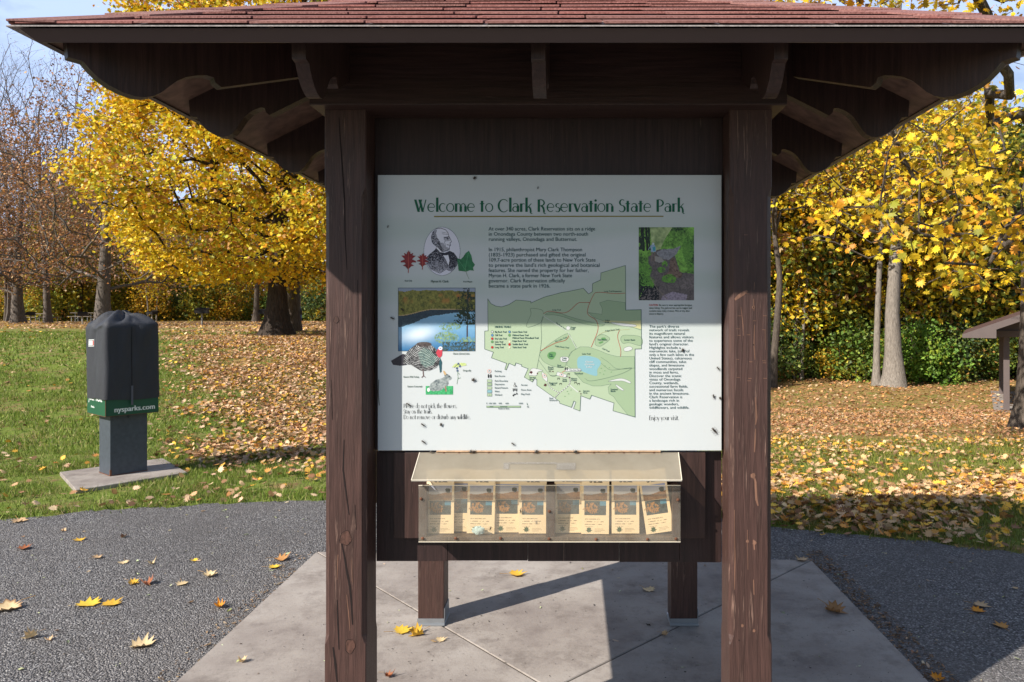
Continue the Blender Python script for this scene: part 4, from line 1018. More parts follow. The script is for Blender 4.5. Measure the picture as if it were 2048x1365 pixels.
for x, y in ((800, 198), (1012, 187)):
    X, Y_ = c6([(x, y)])[0]; circ(X, Y_, 3.8, 'orange', 2.15); circ(X, Y_, 3.3, 'white', 2.25)
q_ = [(1131, 737.5), (1160, 737.5), (1163, 740.5), (1160, 743.5), (1131, 743.5), (1128, 740.5)]; fillp(q_, 'white', 2.2); strokep(q_, .5, 'line', 2.4, True)
strokep([(1124, 745), (1131, 741.5)], .6, 'orange', 2.3)
# key
KEY = c6([(115, 142)])[0]; circ(*KEY, 3.8, 'orange', 2.15); circ(*KEY, 3.3, 'white', 2.25)
for x in (106, 134):
    X, Y_ = c6([(x, 200)])[0]; circ(X, Y_ - 2.6, 1.1, 'black', 2.2); mp_.flat([SPt(X - 1.8, Y_ - 1.4, 2.2), SPt(X + 1.8, Y_ - 1.4, 2.2), SPt(X + .9, Y_ + 4, 2.2), SPt(X - .9, Y_ + 4, 2.2)], GI['black'])
for y, k in ((262, 'green'), (304, 'mid'), (348, 'green'), (392, 'water'), (435, 'green')):
    (X, Y_), (X1, Y1) = c6([(90, y - 16), (147, y + 16)]); q_ = [(X, Y_), (X1, Y_), (X1, Y1), (X, Y1)]; fillp(q_, k, 1.5); strokep(q_, .5, 'line', 1.9, True)
X, Y_ = c6([(118, 437)])[0]; mp_.flat([SPt(X - 2, Y_ + .6, 2.2), SPt(X, Y_ - .8, 2.2), SPt(X + 2, Y_ + .6, 2.2)], GI['deep'])
for y in (312, 374, 432):
    X, Y_ = c6([(434, y)])[0]
    if y == 312: circ(X - .3, Y_ + 1.5, 2.6, 'black', 2.1); circ(X - .3, Y_ + 1.5, 1.9, 'white', 2.3); strokep([(X - .5, Y_ - 3.5), (X, Y_ + 1), (X + 3, Y_ + 2), (X + 3.6, Y_ + 4)], .8, 'black', 2.4); circ(X - .5, Y_ - 3.8, .9, 'black', 2.4)
    else: strokep([(X - 4.5, Y_ - 2), (X + 4.5, Y_ - 2)] if y == 374 else [(X - 4.5, Y_ + 2), (X + 4.5, Y_ - 2.5)], 1.2, 'black', 2.3); strokep([(X - 1.5, Y_ - 2), (X - 3.5, Y_ + 3)], .9, 'black', 2.3); strokep([(X + 1.5, Y_ - 2), (X + 3.5, Y_ + 3)] if y == 374 else [(X - 4, Y_), (X - 3, Y_ + 3)], .9, 'black', 2.3); strokep([(X - 4.5, Y_ + .6), (X + 4.5, Y_ + .6)] if y == 374 else [(X + 3, Y_ - 4), (X + 5, Y_)], .8, 'black', 2.3)
(X, Y_), (X1, Y1) = c6([(82, 572), (505, 592)]); q_ = [(X, Y_), (X1, Y_), (X1, Y1), (X, Y1)]; fillp(q_, 'mid', 1.5); strokep(q_, .5, 'line', 1.9, True); q_ = c6([(120, 578), (165, 578), (165, 586), (120, 586)]); fillp(q_, 'line', 2.0); q_ = c6([(248, 578), (338, 578), (338, 586), (248, 586)]); fillp(q_, 'line', 2.0)
mp_.flat([SPt(1053.5, 805, 2.2), SPt(1056.5, 811.5, 2.2), SPt(1054, 810, 2.2)], GI['title'] if 'title' in GI else GI['line'])
for i, (y, cl_, cr_) in enumerate(((820, 'white', 'blue'), (858, 'blue', 'deep'), (897, 'red', None), (933, 'deep', 'yellow'), (963, None, 'red'), (996, 'red', 'yellow'))):
    for x, k in ((140, cl_), (336, cr_)):
        if k: X, Y_ = c5([(x, y)])[0]; circ(X, Y_, 2.7, 'line' if k != 'yellow' else 'yellow', 2.05); circ(X, Y_, 2.3 if k not in ('blue', 'yellow', 'white') else 1.7, k if k != 'yellow' else 'white', 2.25)
kp(mp_, 'trail_map', mats_map, sign)

m5 = lambda t, x, y, sz=5.2, x1=None, rt=0.0: ((t, 960 + x / 5.688, 520 + y / 5.688, sz, 1.0, rt) if x1 is None else fit(t, 960 + x / 5.688, 960 + x1 / 5.688, 520 + y / 5.688, sz))
m6 = lambda t, x, y, sz=5.2, x1=None: ((t, 960 + x / 6.206, 720 + y / 6.206, sz, 1.0, 0.0) if x1 is None else fit(t, 960 + x / 6.206, 960 + x1 / 6.206, 720 + y / 6.206, sz))
LG = [m5('HIKING TRAILS', 168, 774, 5.6, 352)]
for y, a, xa, b, xb in ((820, 'Big Buck Trail', 300, 'Lower Basin Trail', 532), (858, 'Cliff Trail', 250, 'Mildred Faust Trail', 550), (897, 'Dry Lake Trail', 302, None, 0), (889, None, 0, 'Mildred Faust Woodland Trail', 664), (933, 'Lake Trail', 260, None, 0), (924, None, 0, 'Pulpit Rock Trail', 524), (961, 'Swamp Trail', 288, 'Saddle Back Trail', 542), (996, 'Long Trail', 266, 'Table Rock Trail', 524)):
    if a: LG.append(m5(a, 168, y + 9, 4.8, xa))
    if b: LG.append(m5(b, 368, y + 9, 4.8, xb))
stext(LG, 'trail_legend_text', INK['text'], 2.6, 0.2)
KT = [m6(t, 182, y + 9, 4.8, x1) for t, y, x1 in (('Parking', 142, 265), ('Rest Rooms', 202, 310), ('Park Boundary', 262, 346), ('Depression', 304, 304), ('Raised Feature', 348, 346), ('Water', 392, 243), ('Wetland', 435, 272))]
KT += [m6(t, 508, y + 9, 4.8, x1) for t, y, x1 in (('Access', 312, 588), ('Picnic Area', 374, 635), ('Play Field', 427, 616))]
KT += [m6(t, x, 550, 4.4) for t, x in (('0', 78), ('100', 106), ('200', 156), ('400', 230), ('600', 315), ('1000', 478))] + [m6('Scale in feet', 225, 614, 4.6, 362), m6('N', 582, 594, 5.0)]
for t_ in KT: stext([t_], 'map_key_label', INK['text'], 2.6, 0.12)
MT = [m6(t, x, y, 4.8, x1) for t, x, y, x1 in (('Service', 612, 228, 692), ('Area', 612, 250, 662), ('Regional', 858, 297, 956), ('Office', 870, 319, 936), ('Park', 860, 488, 908), ('Entrance', 860, 511, 958), ('Service', 1278, 396, 1358), ('Area', 1278, 418, 1332), ('Nature', 1128, 242, 1204), ('Center', 1128, 263, 1204), ('Ticket', 1022, 253, 1076), ('Booth', 1022, 274, 1078), ('Overlook', 1172, 180, 1278), ('Sentinel', 1620, 377, 1706), ('Basin', 1620, 399, 1680), ('Picnic', 842, 102, 912), ('Shelter', 842, 123, 914), ('Rest', 960, 78, 1006), ('Rooms', 960, 98, 1034))]
MT += [m5(t, x, y, 4.8, x1) for t, x, y, x1 in (('Sugar', 1030, 778, 1090), ('Loaf', 1030, 798, 1076), ('Pulpit', 1420, 700, 1476), ('Rock', 1420, 720, 1470), ('Twin Basins', 1335, 918, 1446), ('Lower Basin', 1640, 920, 1762), ('Dry', 788, 1084, 824), ('Lake', 785, 1105, 834), ('Table', 932, 1128, 986), ('Rock', 934, 1150, 984))]
MT += [m5('Big Buck Trail', 862, 720, 4.2, None, 0.62), m5('Long Trail', 822, 578, 4.2), m5('Long Trail Expansion', 1410, 366, 4.2), m5('Dry Lake Trail', 856, 938, 4.2, None, -0.36), m5('Table Rock Trail', 852, 990, 4.2, None, 0.12), m5('Cliff Trail', 1385, 1014, 4.2, None, 0.42), m5('Lake Trail', 1160, 1078, 4.2), m5('Pulpit Rock Trail', 1425, 818, 4.2, None, -0.13)]
MT += [m6('You Are Here', 1108, 136, 4.4, 1252), m6('P', 793, 207, 5), m6('P', 1005, 196, 5), m6('P', 107, 151, 5)]
for t_ in MT: stext([t_], 'map_place_name', INK['text'], 2.7, 0.1)
stext([m5('Glacier', 1196, 1168, 4.8, 1290), m5('(Green)', 1190, 1198, 4.8, 1298), m5('Lake', 1208, 1228, 4.8, 1274)], 'lake_name_text', INK['white'], 2.7, 0.2)
# ================================================================== COVERED STATION ON THE GRASS
AU = Vector((0.63, 0.776, 0)).normalized(); AV = Vector((-AU.y, AU.x, 0))     # along the dark face, along the lit face
ST = Vector((-4.668, 7.457, 0))
stn = thing('map_dispenser', 'green park dispenser box on a grey post, wrapped in a black fabric cover', 'dispenser', tuple(ST))
def sp(u, v_, z): q_ = ST + AU * u + AV * v_; return (q_.x, q_.y, z)
SO = tuple(ST)
m_postgrey = m_plain('dark grey painted steel', (0.060, 0.072, 0.088), 0.5, 0.0, 0.4, 0.2, 25)
m_green = m_plain('green printed cabinet', (0.012, 0.085, 0.045), 0.4, 0, 0.4, 0.06, 8)
def ubox(mb, u0, u1, v0, v1, z0, z1, mi=0):
    vs = [sp(u, v_, z) for z in (z0, z1) for v_ in (v0, v1) for u in (u0, u1)]
    return mb.add(vs, [(0, 2, 3, 1), (4, 5, 7, 6), (0, 1, 5, 4), (2, 6, 7, 3), (0, 4, 6, 2), (1, 3, 7, 5)], mi)
_pc = [(-0.42, -0.40), (0.58, -0.395), (0.74, 0.60), (-0.25, 0.635)]
tag(MB().loft([[sp(u, v_, -0.05) for u, v_ in _pc], [sp(u, v_, 0.017) for u, v_ in _pc], [sp(u * 0.99, v_ * 0.99, 0.022) for u, v_ in _pc]]).build('concrete_pad', concrete), kind='structure')
mb = MB(); ubox(mb, 0, 0.345, 0, 0.295, 0.022, 0.70)
for u, v_ in ((0.14, -0.0015),): mb.ball(sp(0.17, -0.002, 0.60), 0.012, 8, 6)
mb.build('post', m_postgrey, stn, off=SO)
mb = MB(); ubox(mb, -0.004, 0.349, -0.004, 0.299, 0.0225, 0.030); ubox(mb, -0.0035, 0.012, -0.0035, 0.012, 0.03, 0.085)
mb.build('rusty_base', M['rust'], stn, off=SO)
cu0, cu1, cv0, cv1 = -0.07, 0.425, -0.08, 0.42
mb = MB(); ubox(mb, cu0, cu1, cv0, cv1, 0.637, 0.86); cab = mb.build('cabinet', m_green, stn, off=SO)
mb = MB(); ubox(mb, cu0 - 0.001, cu1 + 0.001, cv0 - 0.001, cv1 + 0.001, 0.633, 0.6365); ubox(mb, cu0 - 0.0012, cu0 + 0.004, cv0 - 0.0012, cv0 + 0.004, 0.6365, 0.80)
mb.build('rusty_seam', M['rust'], cab, off=SO)
white = ink('white cut vinyl', S(232, 236, 232))
pd = lambda x, y, e=0: sp(cu0 + x, cv0 - 0.0015 - 0.0005 * e, y)       # dark face: x metres along, y height
pl = lambda x, y, e=0: sp(cu0 - 0.0015 - 0.0005 * e, cv0 + x, y)        # lit face
def face_text(txt, x0, x1, y, h, pf, name, flip=False):
    V_, Fs = text_polys(txt); wd = V_[:, 0].max(); vs = []; fs = []
    for r_ in (0.0, 0.004):
        b0_ = len(vs)
        for q in V_:
            t = q[0] / wd * (x1 - x0); vs.append(pf((x1 - t - r_) if flip else (x0 + t + r_), y + q[1] * h, r_ * 100))
        fs += [[b0_ + i for i in f_] for f_ in Fs]
    return link(name, np_mesh(name, np.array(vs) - np.array(SO), fs), white, cab)
face_text('nysparks.com', 0.075, 0.455, 0.672, 0.075, pd, 'website_text')
face_text('HERE', 0.13, 0.38, 0.803, 0.07, pd, 'headline_text')
face_text('your next', 0.09, 0.46, 0.775, 0.12, pl, 'side_headline_text', True)
face_text('Parks', 0.30, 0.39, 0.700, 0.03, pl, 'side_small_text', True)
# fabric cover: rounded square sleeve with a slack, crumpled top
cm = Mat('black woven fabric'); v = cm.coords()
f1 = cm.noise(cm.coords((1, 1, 0.35)), 9, 4, 0.5); f2 = cm.noise(v, 900, 2)
cover_m = cm.done(cm.bsdf(cm.mix(f1, (0.024, 0.025, 0.031), (0.044, 0.047, 0.056)), 0.6, cm.bump(cm.math('ADD', cm.math('MULTIPLY', f2, 0.12), f1), 0.6, 0.03), 0, 0.35))
NP = 128
cu, cv = (cu0 + cu1) / 2, (cv0 + cv1) / 2; hu, hv = (cu1 - cu0) / 2 + 0.014, (cv1 - cv0) / 2 + 0.014
def outline(t, k=1.0, p=14.0):
    a = 2 * math.pi * t; c_, s_ = math.cos(a), math.sin(a)
    r_ = (abs(c_) ** p + abs(s_) ** p) ** (-1 / p)
    return c_ * r_ * hu * k, s_ * r_ * hv * k
rings = []
zs = [0.0, 0.012, 0.02, 0.03, 0.06, 0.09, 0.13, 0.18, 0.23, 0.28, 0.33, 0.38, 0.43, 0.48, 0.53, 0.58, 0.64, 0.68, 0.71, 0.73]
rf = np.random.default_rng(5)
def fold(t, z):
    # soft vertical folds, more of them on the lit side, and some slack low down
    f_ = 0.006 * math.sin(2 * math.pi * (3 * t + 0.15)) * (z / 0.76) + 0.005 * math.sin(2 * math.pi * (7 * t) + 5 * z) + 0.004 * math.sin(2 * math.pi * 11 * t - 9 * z + 2) * (0.3 + z) + 0.010 * math.exp(-((t - 0.53) / 0.05) ** 2) * math.sin(6 * z + 0.6)
    f_ += 0.016 * math.exp(-((t - 0.80) / 0.05) ** 2 - ((z - 0.66) / 0.10) ** 2)     # bulge on the far top shoulder
    f_ += 0.012 * math.exp(-((t - 0.97) / 0.06) ** 2 - ((z - 0.62) / 0.16) ** 2)
    return f_
for z in zs:
    rg = []
    for i in range(NP):
        t = i / NP; x, y = outline(t)
        l_ = math.hypot(x, y); k = 1 + fold(t, z) / l_
        zb = 0.795 + z + 0.012 * math.sin(2 * math.pi * 2 * t + 1) * (1 - z) + (0.018 * math.exp(-((t - 0.5) / 0.12) ** 2) * math.sin(12 * t) if z > 0.6 else 0)
        sag = 0.05 * math.exp(-((t - 0.5) / 0.07) ** 2) * max(0, (z - 0.6) / 0.155)
        rg.append(sp(cu + x * k, cv + y * k, zb - sag))
    rings.append(rg)
for s_, dz in ((0.992, 0.0), (0.965, 0.014), (0.92, 0.026), (0.86, 0.038), (0.82, 0.045), (0.78, 0.052), (0.73, 0.061), (0.68, 0.070), (0.62, 0.081), (0.56, 0.088), (0.50, 0.094), (0.44, 0.099), (0.38, 0.102), (0.33, 0.104), (0.27, 0.104), (0.22, 0.103), (0.17, 0.101), (0.12, 0.099), (0.07, 0.098), (0.03, 0.097)):
    rg = []
    for i in range(NP):
        t = i / NP; x, y = outline(t, s_, 11 * s_ + 2 * (1 - s_))
        a = 2 * math.pi * t
        wr = 0.010 * math.sin(5 * a + 4.0 * s_) * (1 - s_) + 0.007 * math.sin(9 * a - 7 * s_)
        rd_ = 0.0; vl_ = 0.0
        for (ax_, ay_, bx2, by2, hh_, wd_) in ((-0.26, -0.26, 0.02, 0.02, 0.045, 0.045), (-0.24, 0.10, 0.05, 0.0, 0.040, 0.040), (0.20, -0.22, 0.0, 0.03, 0.026, 0.05), (-0.05, -0.25, 0.03, 0.0, 0.022, 0.03), (0.05, 0.24, 0.0, 0.02, 0.03, 0.045)):
            l2_ = (bx2 - ax_) ** 2 + (by2 - ay_) ** 2; tt_ = min(1, max(0, ((x - ax_) * (bx2 - ax_) + (y - ay_) * (by2 - ay_)) / l2_)); dd_ = math.hypot(x - ax_ - tt_ * (bx2 - ax_), y - ay_ - tt_ * (by2 - ay_))
            rd_ = max(rd_, hh_ * (0.75 + 0.25 * tt_) * math.exp(-(dd_ / wd_) ** 2)); vl_ = max(vl_, 0.6 * hh_ * math.exp(-((dd_ - wd_ * 1.7) / (wd_ * 0.8)) ** 2))
        wr += 0.8 * rd_ - vl_ * (1 - rd_ / 0.05)
        sag = 0.05 * math.exp(-((t - 0.5) / 0.07) ** 2) * s_ ** 6
        rg.append(sp(cu + x, cv + y, 1.551 + dz + wr * min(1, (1 - s_) * 5) - sag))
    rings.append(rg)
mb = MB(); mb.loft(rings, cap=False); mb.f.append([(len(rings) - 1) * NP + i for i in range(NP)]); mb.mi.append(0)
cov = mb.build('fabric_cover', cover_m, stn, True, off=SO)
seam_m = m_plain('black seam', (0.004, 0.004, 0.005), 0.9); strap_m = m_plain('grey webbing strap', (0.10, 0.10, 0.12), 0.7)
def on_cover(t, z, out=0.004):
    x, y = outline(t); l_ = math.hypot(x, y); k = 1 + (fold(t, z) + out) / l_
    return sp(cu + x * k, cv + y * k, 0.795 + z + 0.012 * math.sin(2 * math.pi * 2 * t + 1) * (1 - z))
def strip(t0, t1, z0, z1, mat, name, out=0.003, n_=14):
    A = [on_cover(t0, z0 + (z1 - z0) * i / n_, out) for i in range(n_ + 1)]; B = [on_cover(t1, z0 + (z1 - z0) * i / n_, out) for i in range(n_ + 1)]
    o_ = MB().add(A + B, [(i, i + 1, n_ + i + 2, n_ + i + 1) for i in range(n_)]).build(name, mat, cov, off=SO); return o_
strip(0.7395, 0.7425, 0.02, 0.74, seam_m, 'seam', 0.002)
A = on_cover(0.741, 0.135, 0.006); B = on_cover(0.741, 0.0, 0.010)
mb = MB()
for (za, zb_, dz) in ((0.93, 0.792, 0.0), (0.792, 0.735, 0.0)):
    pa = Vector(on_cover(0.7360, 0.05, 0.005)); pb = Vector(on_cover(0.7475, 0.05, 0.005))
    a_, b_ = (pa.x, pa.y, za), (pb.x, pb.y, za); c_, d_ = (pb.x, pb.y, zb_), (pa.x, pa.y, zb_)
    n_ = AV * -0.003
    mb.prism([a_, b_, c_, d_], [tuple(Vector(q) + n_) for q in (a_, b_, c_, d_)])
mb.build('strap', strap_m, cov, off=SO)
# sewn badge on the lit face, by the far edge
bz0, bz1 = 0.585, 0.655
mbb = MB()
def patch(t0, t1, z0, z1, mi, out):
    n_ = 6; A = [on_cover(t0 + (t1 - t0) * i / n_, z1, out) for i in range(n_ + 1)]; B = [on_cover(t0 + (t1 - t0) * i / n_, z0, out) for i in range(n_ + 1)]
    mbb.add(A + B, [(i, i + 1, n_ + i + 2, n_ + i + 1) for i in range(n_)], mi)
patch(0.425, 0.474, 0.530, 0.600, 0, 0.0035); patch(0.427, 0.472, 0.536, 0.594, 1, 0.0042); patch(0.430, 0.460, 0.542, 0.588, 0, 0.0049); patch(0.460, 0.469, 0.542, 0.588, 2, 0.0049)
mbb.build('sewn_badge', [white, ink('black badge', (0.01, 0.01, 0.012)), ink('red badge', S(214, 44, 38))], cov, off=SO)

# ================================================================== BROCHURES, TISSUE, INSECTS
Ib = Img(0, 0, 50, 112, 1.3, C(247, 224, 188)); n2 = Ib.n(5, 71); n3 = Ib.n(1.8, 72, 2)
Ib.put((Ib.X > 4) & (Ib.X < 46) & (Ib.Y > 26) & (Ib.Y < 53), lerp3(C(150, 160, 196), C(214, 212, 214), np.clip((Ib.Y - 26) / 16, 0, 1)))
Ib.put((Ib.X > 4) & (Ib.X < 46) & (Ib.Y > 41 + 2 * np.sin(Ib.X / 9)) & (Ib.Y < 53), lerp3(C(128, 84, 46), C(190, 138, 86), n3))
Ib.put(((Ib.X - 39) / 6) ** 2 + ((Ib.Y - 36) / 5) ** 2 < 1.3 * n2, C(70, 76, 74))
Ib.put((Ib.X > 5) & (Ib.X < 45) & (Ib.Y > 54) & (Ib.Y < 79), lerp3(C(44, 54, 58), C(86, 98, 98), n3))
Ib.put((Ib.X > 33) & (Ib.X < 45) & (Ib.Y > 54.5) & (Ib.Y < 62), C(80, 136, 164))
Ib.put((((Ib.X - 18) / 17) ** 2 + ((Ib.Y - 66) / 11) ** 2 < 1.5 * n2) & (n3 > 0.42) & (Ib.Y > 54) & (Ib.Y < 79), lerp3(C(104, 78, 48), C(190, 138, 88), n3))
for k, x1 in enumerate((34, 40, 38, 30)): Ib.put((Ib.X > 6) & (Ib.X < x1) & (np.abs(Ib.Y - 86 - k * 4.5) < 0.6) & (n3 > 0.4), C(150, 134, 112))
for k, x1 in enumerate((40, 42, 36)): Ib.put((Ib.X > 24) & (Ib.X < x1) & (np.abs(Ib.Y - 103 - k * 2.4) < 0.4), C(170, 152, 124))
Ib.put((np.abs(Ib.Y - 20) < 1.4) & (Ib.X > 14) & (Ib.X < 38) & (n3 > 0.42), C(60, 50, 40))
Ib.poly([(x_, y_ + 4.5) for x_, y_ in [(14, 94), (15, 97), (18, 97), (17, 100), (20, 101), (17, 103), (18, 105), (15, 104), (14, 107), (13, 104), (10, 105), (11, 103), (8, 101), (11, 100), (10, 97), (13, 97)]], C(52, 84, 52))
paper = m_plain('cream paper', S(247, 224, 188), 0.7, 0, 0.2, 0.04)
YBR = 2.505; BW = 0.0935; BH = 0.212
br = thing('brochure', 'x', 'brochure')
MB().box(-BW / 2, BW / 2, 0, 0.004, 0, BH).build('paper', paper, br)
Ib.mesh('cover_print', lambda x, y: np.stack([-BW / 2 + x / 50 * BW, np.full(np.shape(x), -0.0006), BH - y / 112 * BH], -1), br, (0, 0, 0))
spec = [(880, 0, 0, 'cream park brochure at the end of the box beside the lit corner'), (911, 0.022, 0, 'cream park brochure mostly hidden behind its neighbour, above the blue tissue'), (961, 0, 1.0, 'cream park brochure standing behind the crumpled blue tissue'),
        (1013, 0.012, 0, 'cream park brochure tucked behind the one beside the divider'), (1065, 0, 0.3, 'cream park brochure standing just before the middle divider'), (1137, 0.008, -0.4, 'cream park brochure just past the middle divider'),
        (1190, -0.006, 0.6, 'cream park brochure with a curled corner pressed against the clear pane'), (1251, 0.0, 0, 'cream park brochure behind the scratched part of the pane'), (1320, -0.004, -8.0, 'cream park brochure leaning askew at the end of the box')]
zbr = 0.9165
for i, (px, dy, tilt, lab) in enumerate(spec):
    o_ = br if i == 0 else copy_tree(br)
    o_.location = (P(px, 0, YBR)[0], YBR + dy, zbr + (0.004 if abs(tilt) > 2 else 0)); o_.rotation_euler = (math.radians(-3), math.radians(tilt), 0)
    tag(o_, lab, 'brochure', 'brochures in the clear box')
mb = MB(); rt = np.random.default_rng(9)
bm = bmesh.new(); bmesh.ops.create_icosphere(bm, subdivisions=3, radius=1)
for v_ in bm.verts:
    k = 0.75 + 0.35 * math.sin(7 * v_.co.x + 3 * v_.co.z) * math.cos(6 * v_.co.y + 2) + rt.uniform(-.06, .06)
    v_.co = Vector((v_.co.x * 0.024 * k, v_.co.y * 0.010, v_.co.z * 0.017 * k))
me = bpy.data.meshes.new('crumpled_tissue'); bm.to_mesh(me); bm.free()
tis = link('crumpled_tissue', me, m_plain('pale blue tissue', (0.50, 0.66, 0.70), 0.8, 0, 0.2, 0.05))
tis.location = P(957, 1061, 2.488); tag(tis, 'crumpled pale blue tissue lying at the bottom of the brochure box', 'tissue')

bug_m = m_plain('brown insect', (0.045, 0.035, 0.026), 0.45, 0, 0.5, 0.3, 300)
def bug_mesh(kind):
    b = MB()
    if kind == 0:   # slender, wings folded
        b.ball((0, -0.0022, 0), (0.0024, 0.0017, 0.0072), 10, 8); b.ball((0, -0.0022, 0.0075), (0.0017, 0.0014, 0.0018), 8, 6)
        b.prism([(-0.0006, -0.004, 0.004), (-0.0030, -0.0032, -0.008), (-0.0004, -0.0036, -0.0095)], [(-0.0006, -0.0044, 0.004), (-0.0030, -0.0036, -0.008), (-0.0004, -0.004, -0.0095)]); b.prism([(0.0006, -0.004, 0.004), (0.0030, -0.0032, -0.008), (0.0004, -0.0036, -0.0095)], [(0.0006, -0.0044, 0.004), (0.0030, -0.0036, -0.008), (0.0004, -0.004, -0.0095)])
    else:           # broad shield with a bent body
        b.ball((0, -0.0024, 0), (0.0042, 0.0020, 0.0058), 10, 8); b.ball((0.0014, -0.0024, 0.0062), (0.0022, 0.0016, 0.0022), 8, 6); b.ball((-0.0035, -0.0024, 0.003), (0.0022, 0.0015, 0.0042), 8, 6)
    for s_ in (-1, 1):
        for k, (z0, dz) in enumerate(((0.004, 0.004), (0.001, 0.0), (-0.002, -0.004))):
            b.tube([(s_ * 0.0018, -0.0016, z0), (s_ * 0.0055, -0.0034, z0 + dz * 0.6), (s_ * 0.0078, -0.0002, z0 + dz)], 0.00035, 5)
        b.tube([(s_ * 0.0008, -0.0024, 0.0085), (s_ * 0.003, -0.003, 0.0125)], 0.00025, 5)
    o_ = b.build('insect', bug_m, smooth=True); return o_
bugs = [bug_mesh(0), bug_mesh(1)]; used = [False, False]
SGN = YS - 0.0022
BL = [(949, 357, 1, 60, SGN, 1.0, 'brown insect on the sign above the words Welcome to'), (1076, 376, 0, 10, SGN, .6, 'tiny dark insect above the word Clark in the sign title'), (776, 453.5, 0, 20, SGN, .6, 'tiny dark insect on the sign beside the top of the oval portrait'),
      (805, 620, 0, 130, SGN, .9, 'dark insect on the wooded shore of the printed lake'), (785, 637, 0, 115, SGN, .95, 'dark slender insect on bare white sign beside the printed lake'), (946, 760, 1, 80, SGN, 1.1, 'brown broad insect beside the printed dragonfly sprig'),
      (817, 809, 0, 120, SGN, 1.0, 'dark slender insect on the word Please'), (846, 850, 0, 130, SGN, 1.0, 'dark insect just under the words Do not'), (882, 850, 1, 20, SGN, .9, 'broad dark insect under the word remove'), (847, 884, 0, 130, SGN, 1.0, 'dark insect low on the sign above the hinge end'),
      (1026, 888, 0, 125, SGN, .85, 'dark insect low on the sign below the scale bar'), (1365, 701, 1, 40, SGN, 1.0, 'broad brown insect on the words one of'), (1436, 737, 0, 140, SGN, .9, 'slender dark insect at the sign edge beside the word carpeted'), (1427, 793, 0, 170, SGN, .95, 'dark insect at the sign edge beside the word limestone, whole body visible'),
      (1440, 797, 1, 10, SGN, .8, 'dark insect half over the very edge of the white sign'), (1428, 861, 0, 140, SGN, 1.5, 'largest slender brown insect, low in the corner of the sign'), (862, 904, 1, 90, 2.545, .9, 'dark insect at the hinge end over the lid corner'), (941, 904, 1, 60, 2.545, 1.1, 'dark insect on the hinge above the printed scale bar start'), (948, 903.5, 0, 80, 2.545, 1.0, 'slender insect clinging to a screw of the hinge beside another'),
      (1072, 904, 1, 75, 2.545, 1.2, 'broad dark insect on the hinge above the tape remnant'), (1150, 904, 1, 95, 2.545, 1.2, 'broad dark insect on the hinge past the tape remnant'), (1041.5, 1023, 0, 175, YPN - 0.0012, .9, 'dark insect on the clear pane between two brochures'), (981, 1057, 0, 200, YPN - 0.0012, .9, 'dark insect on the clear pane above the blue tissue'), (1008, 78, 1, 90, 1.944, .9, 'dark insect on the brown metal fascia of the shelter')]
for px, py, k, rot, Y, s_, lab in BL:
    if not used[k]: o_ = bugs[k]; used[k] = True
    else: o_ = bugs[k].copy(); COL.objects.link(o_)
    o_.location = P(px, py, Y); o_.rotation_euler = (0, math.radians(rot), 0); o_.scale = (s_ * .85,) * 3
    tag(o_, lab, 'insect', 'insects resting on the notice shelter')
tw = MB().tube([P(757.5, 760, SGN - .001), P(756.5, 785, SGN - .001), P(758.5, 811, SGN - .001)], 0.0011, 6).build('dry_twig', M['crack']); tag(tw, 'thin dry twig stuck upright at the shaded edge of the sign', 'twig')
# ================================================================== TREES
def unit(v): return v / (np.linalg.norm(v, axis=-1, keepdims=True) + 1e-9)
def half(h): return np.array(h + [(-x, y) for x, y in reversed(h) if abs(x) > 1e-6], float)
LEAF_NEAR = half([(0, -.46), (.07, -.30), (.24, -.42), (.27, -.27), (.47, -.22), (.36, -.06), (.52, .14), (.30, .10), (.33, .34), (.20, .27), (.12, .22), (0, .56)])
LEAF_MID = half([(0, -.45), (.30, -.36), (.26, -.14), (.52, .02), (.25, .10), (.28, .34), (0, .54)])
LEAF_FAR = np.array([(0, -.5), (.42, -.05), (0, .55), (-.42, -.05)], float)
def leaves_mesh(pos, size, col, tmpl, r, up=0.35, droop=0.25, tri=False):
    n = len(pos); k = len(tmpl)
    nrm = unit(r.normal(size=(n, 3)) + np.array([-0.25, -0.35, up + 0.5]) * 1.0)
    t = unit(np.cross(nrm, r.normal(size=(n, 3)))); b = np.cross(nrm, t)
    # leaf tips hang down
    flip = b[:, 2] > 0; b[flip] *= -1; t[flip] *= -1
    V = pos[:, None, :] + size[:, None, None] * (tmpl[None, :, 0, None] * t[:, None, :] + tmpl[None, :, 1, None] * b[:, None, :] + (droop * np.abs(tmpl[:, 0]))[None, :, None] * -nrm[:, None, :])
    C_ = np.repeat(col[:, None, :], k, 1)
    return V.reshape(-1, 3), np.arange(n * k).reshape(n, k), C_.reshape(-1, 3)
def pick(pal, n, r, mixv=None):
    """palette of (weight, colour); mixv shifts the choice smoothly"""
    w_ = np.array([p[0] for p in pal], float); w_ /= w_.sum(); cs_ = np.cumsum(w_)
    u = r.random(n) if mixv is None else np.clip(mixv, 0, 0.9999)
    c = np.array([p[1] for p in pal])[np.searchsorted(cs_, u)]
    return c * r.uniform(0.5, 1.28, (n, 1)) * r.uniform(0.94, 1.06, (n, 3))

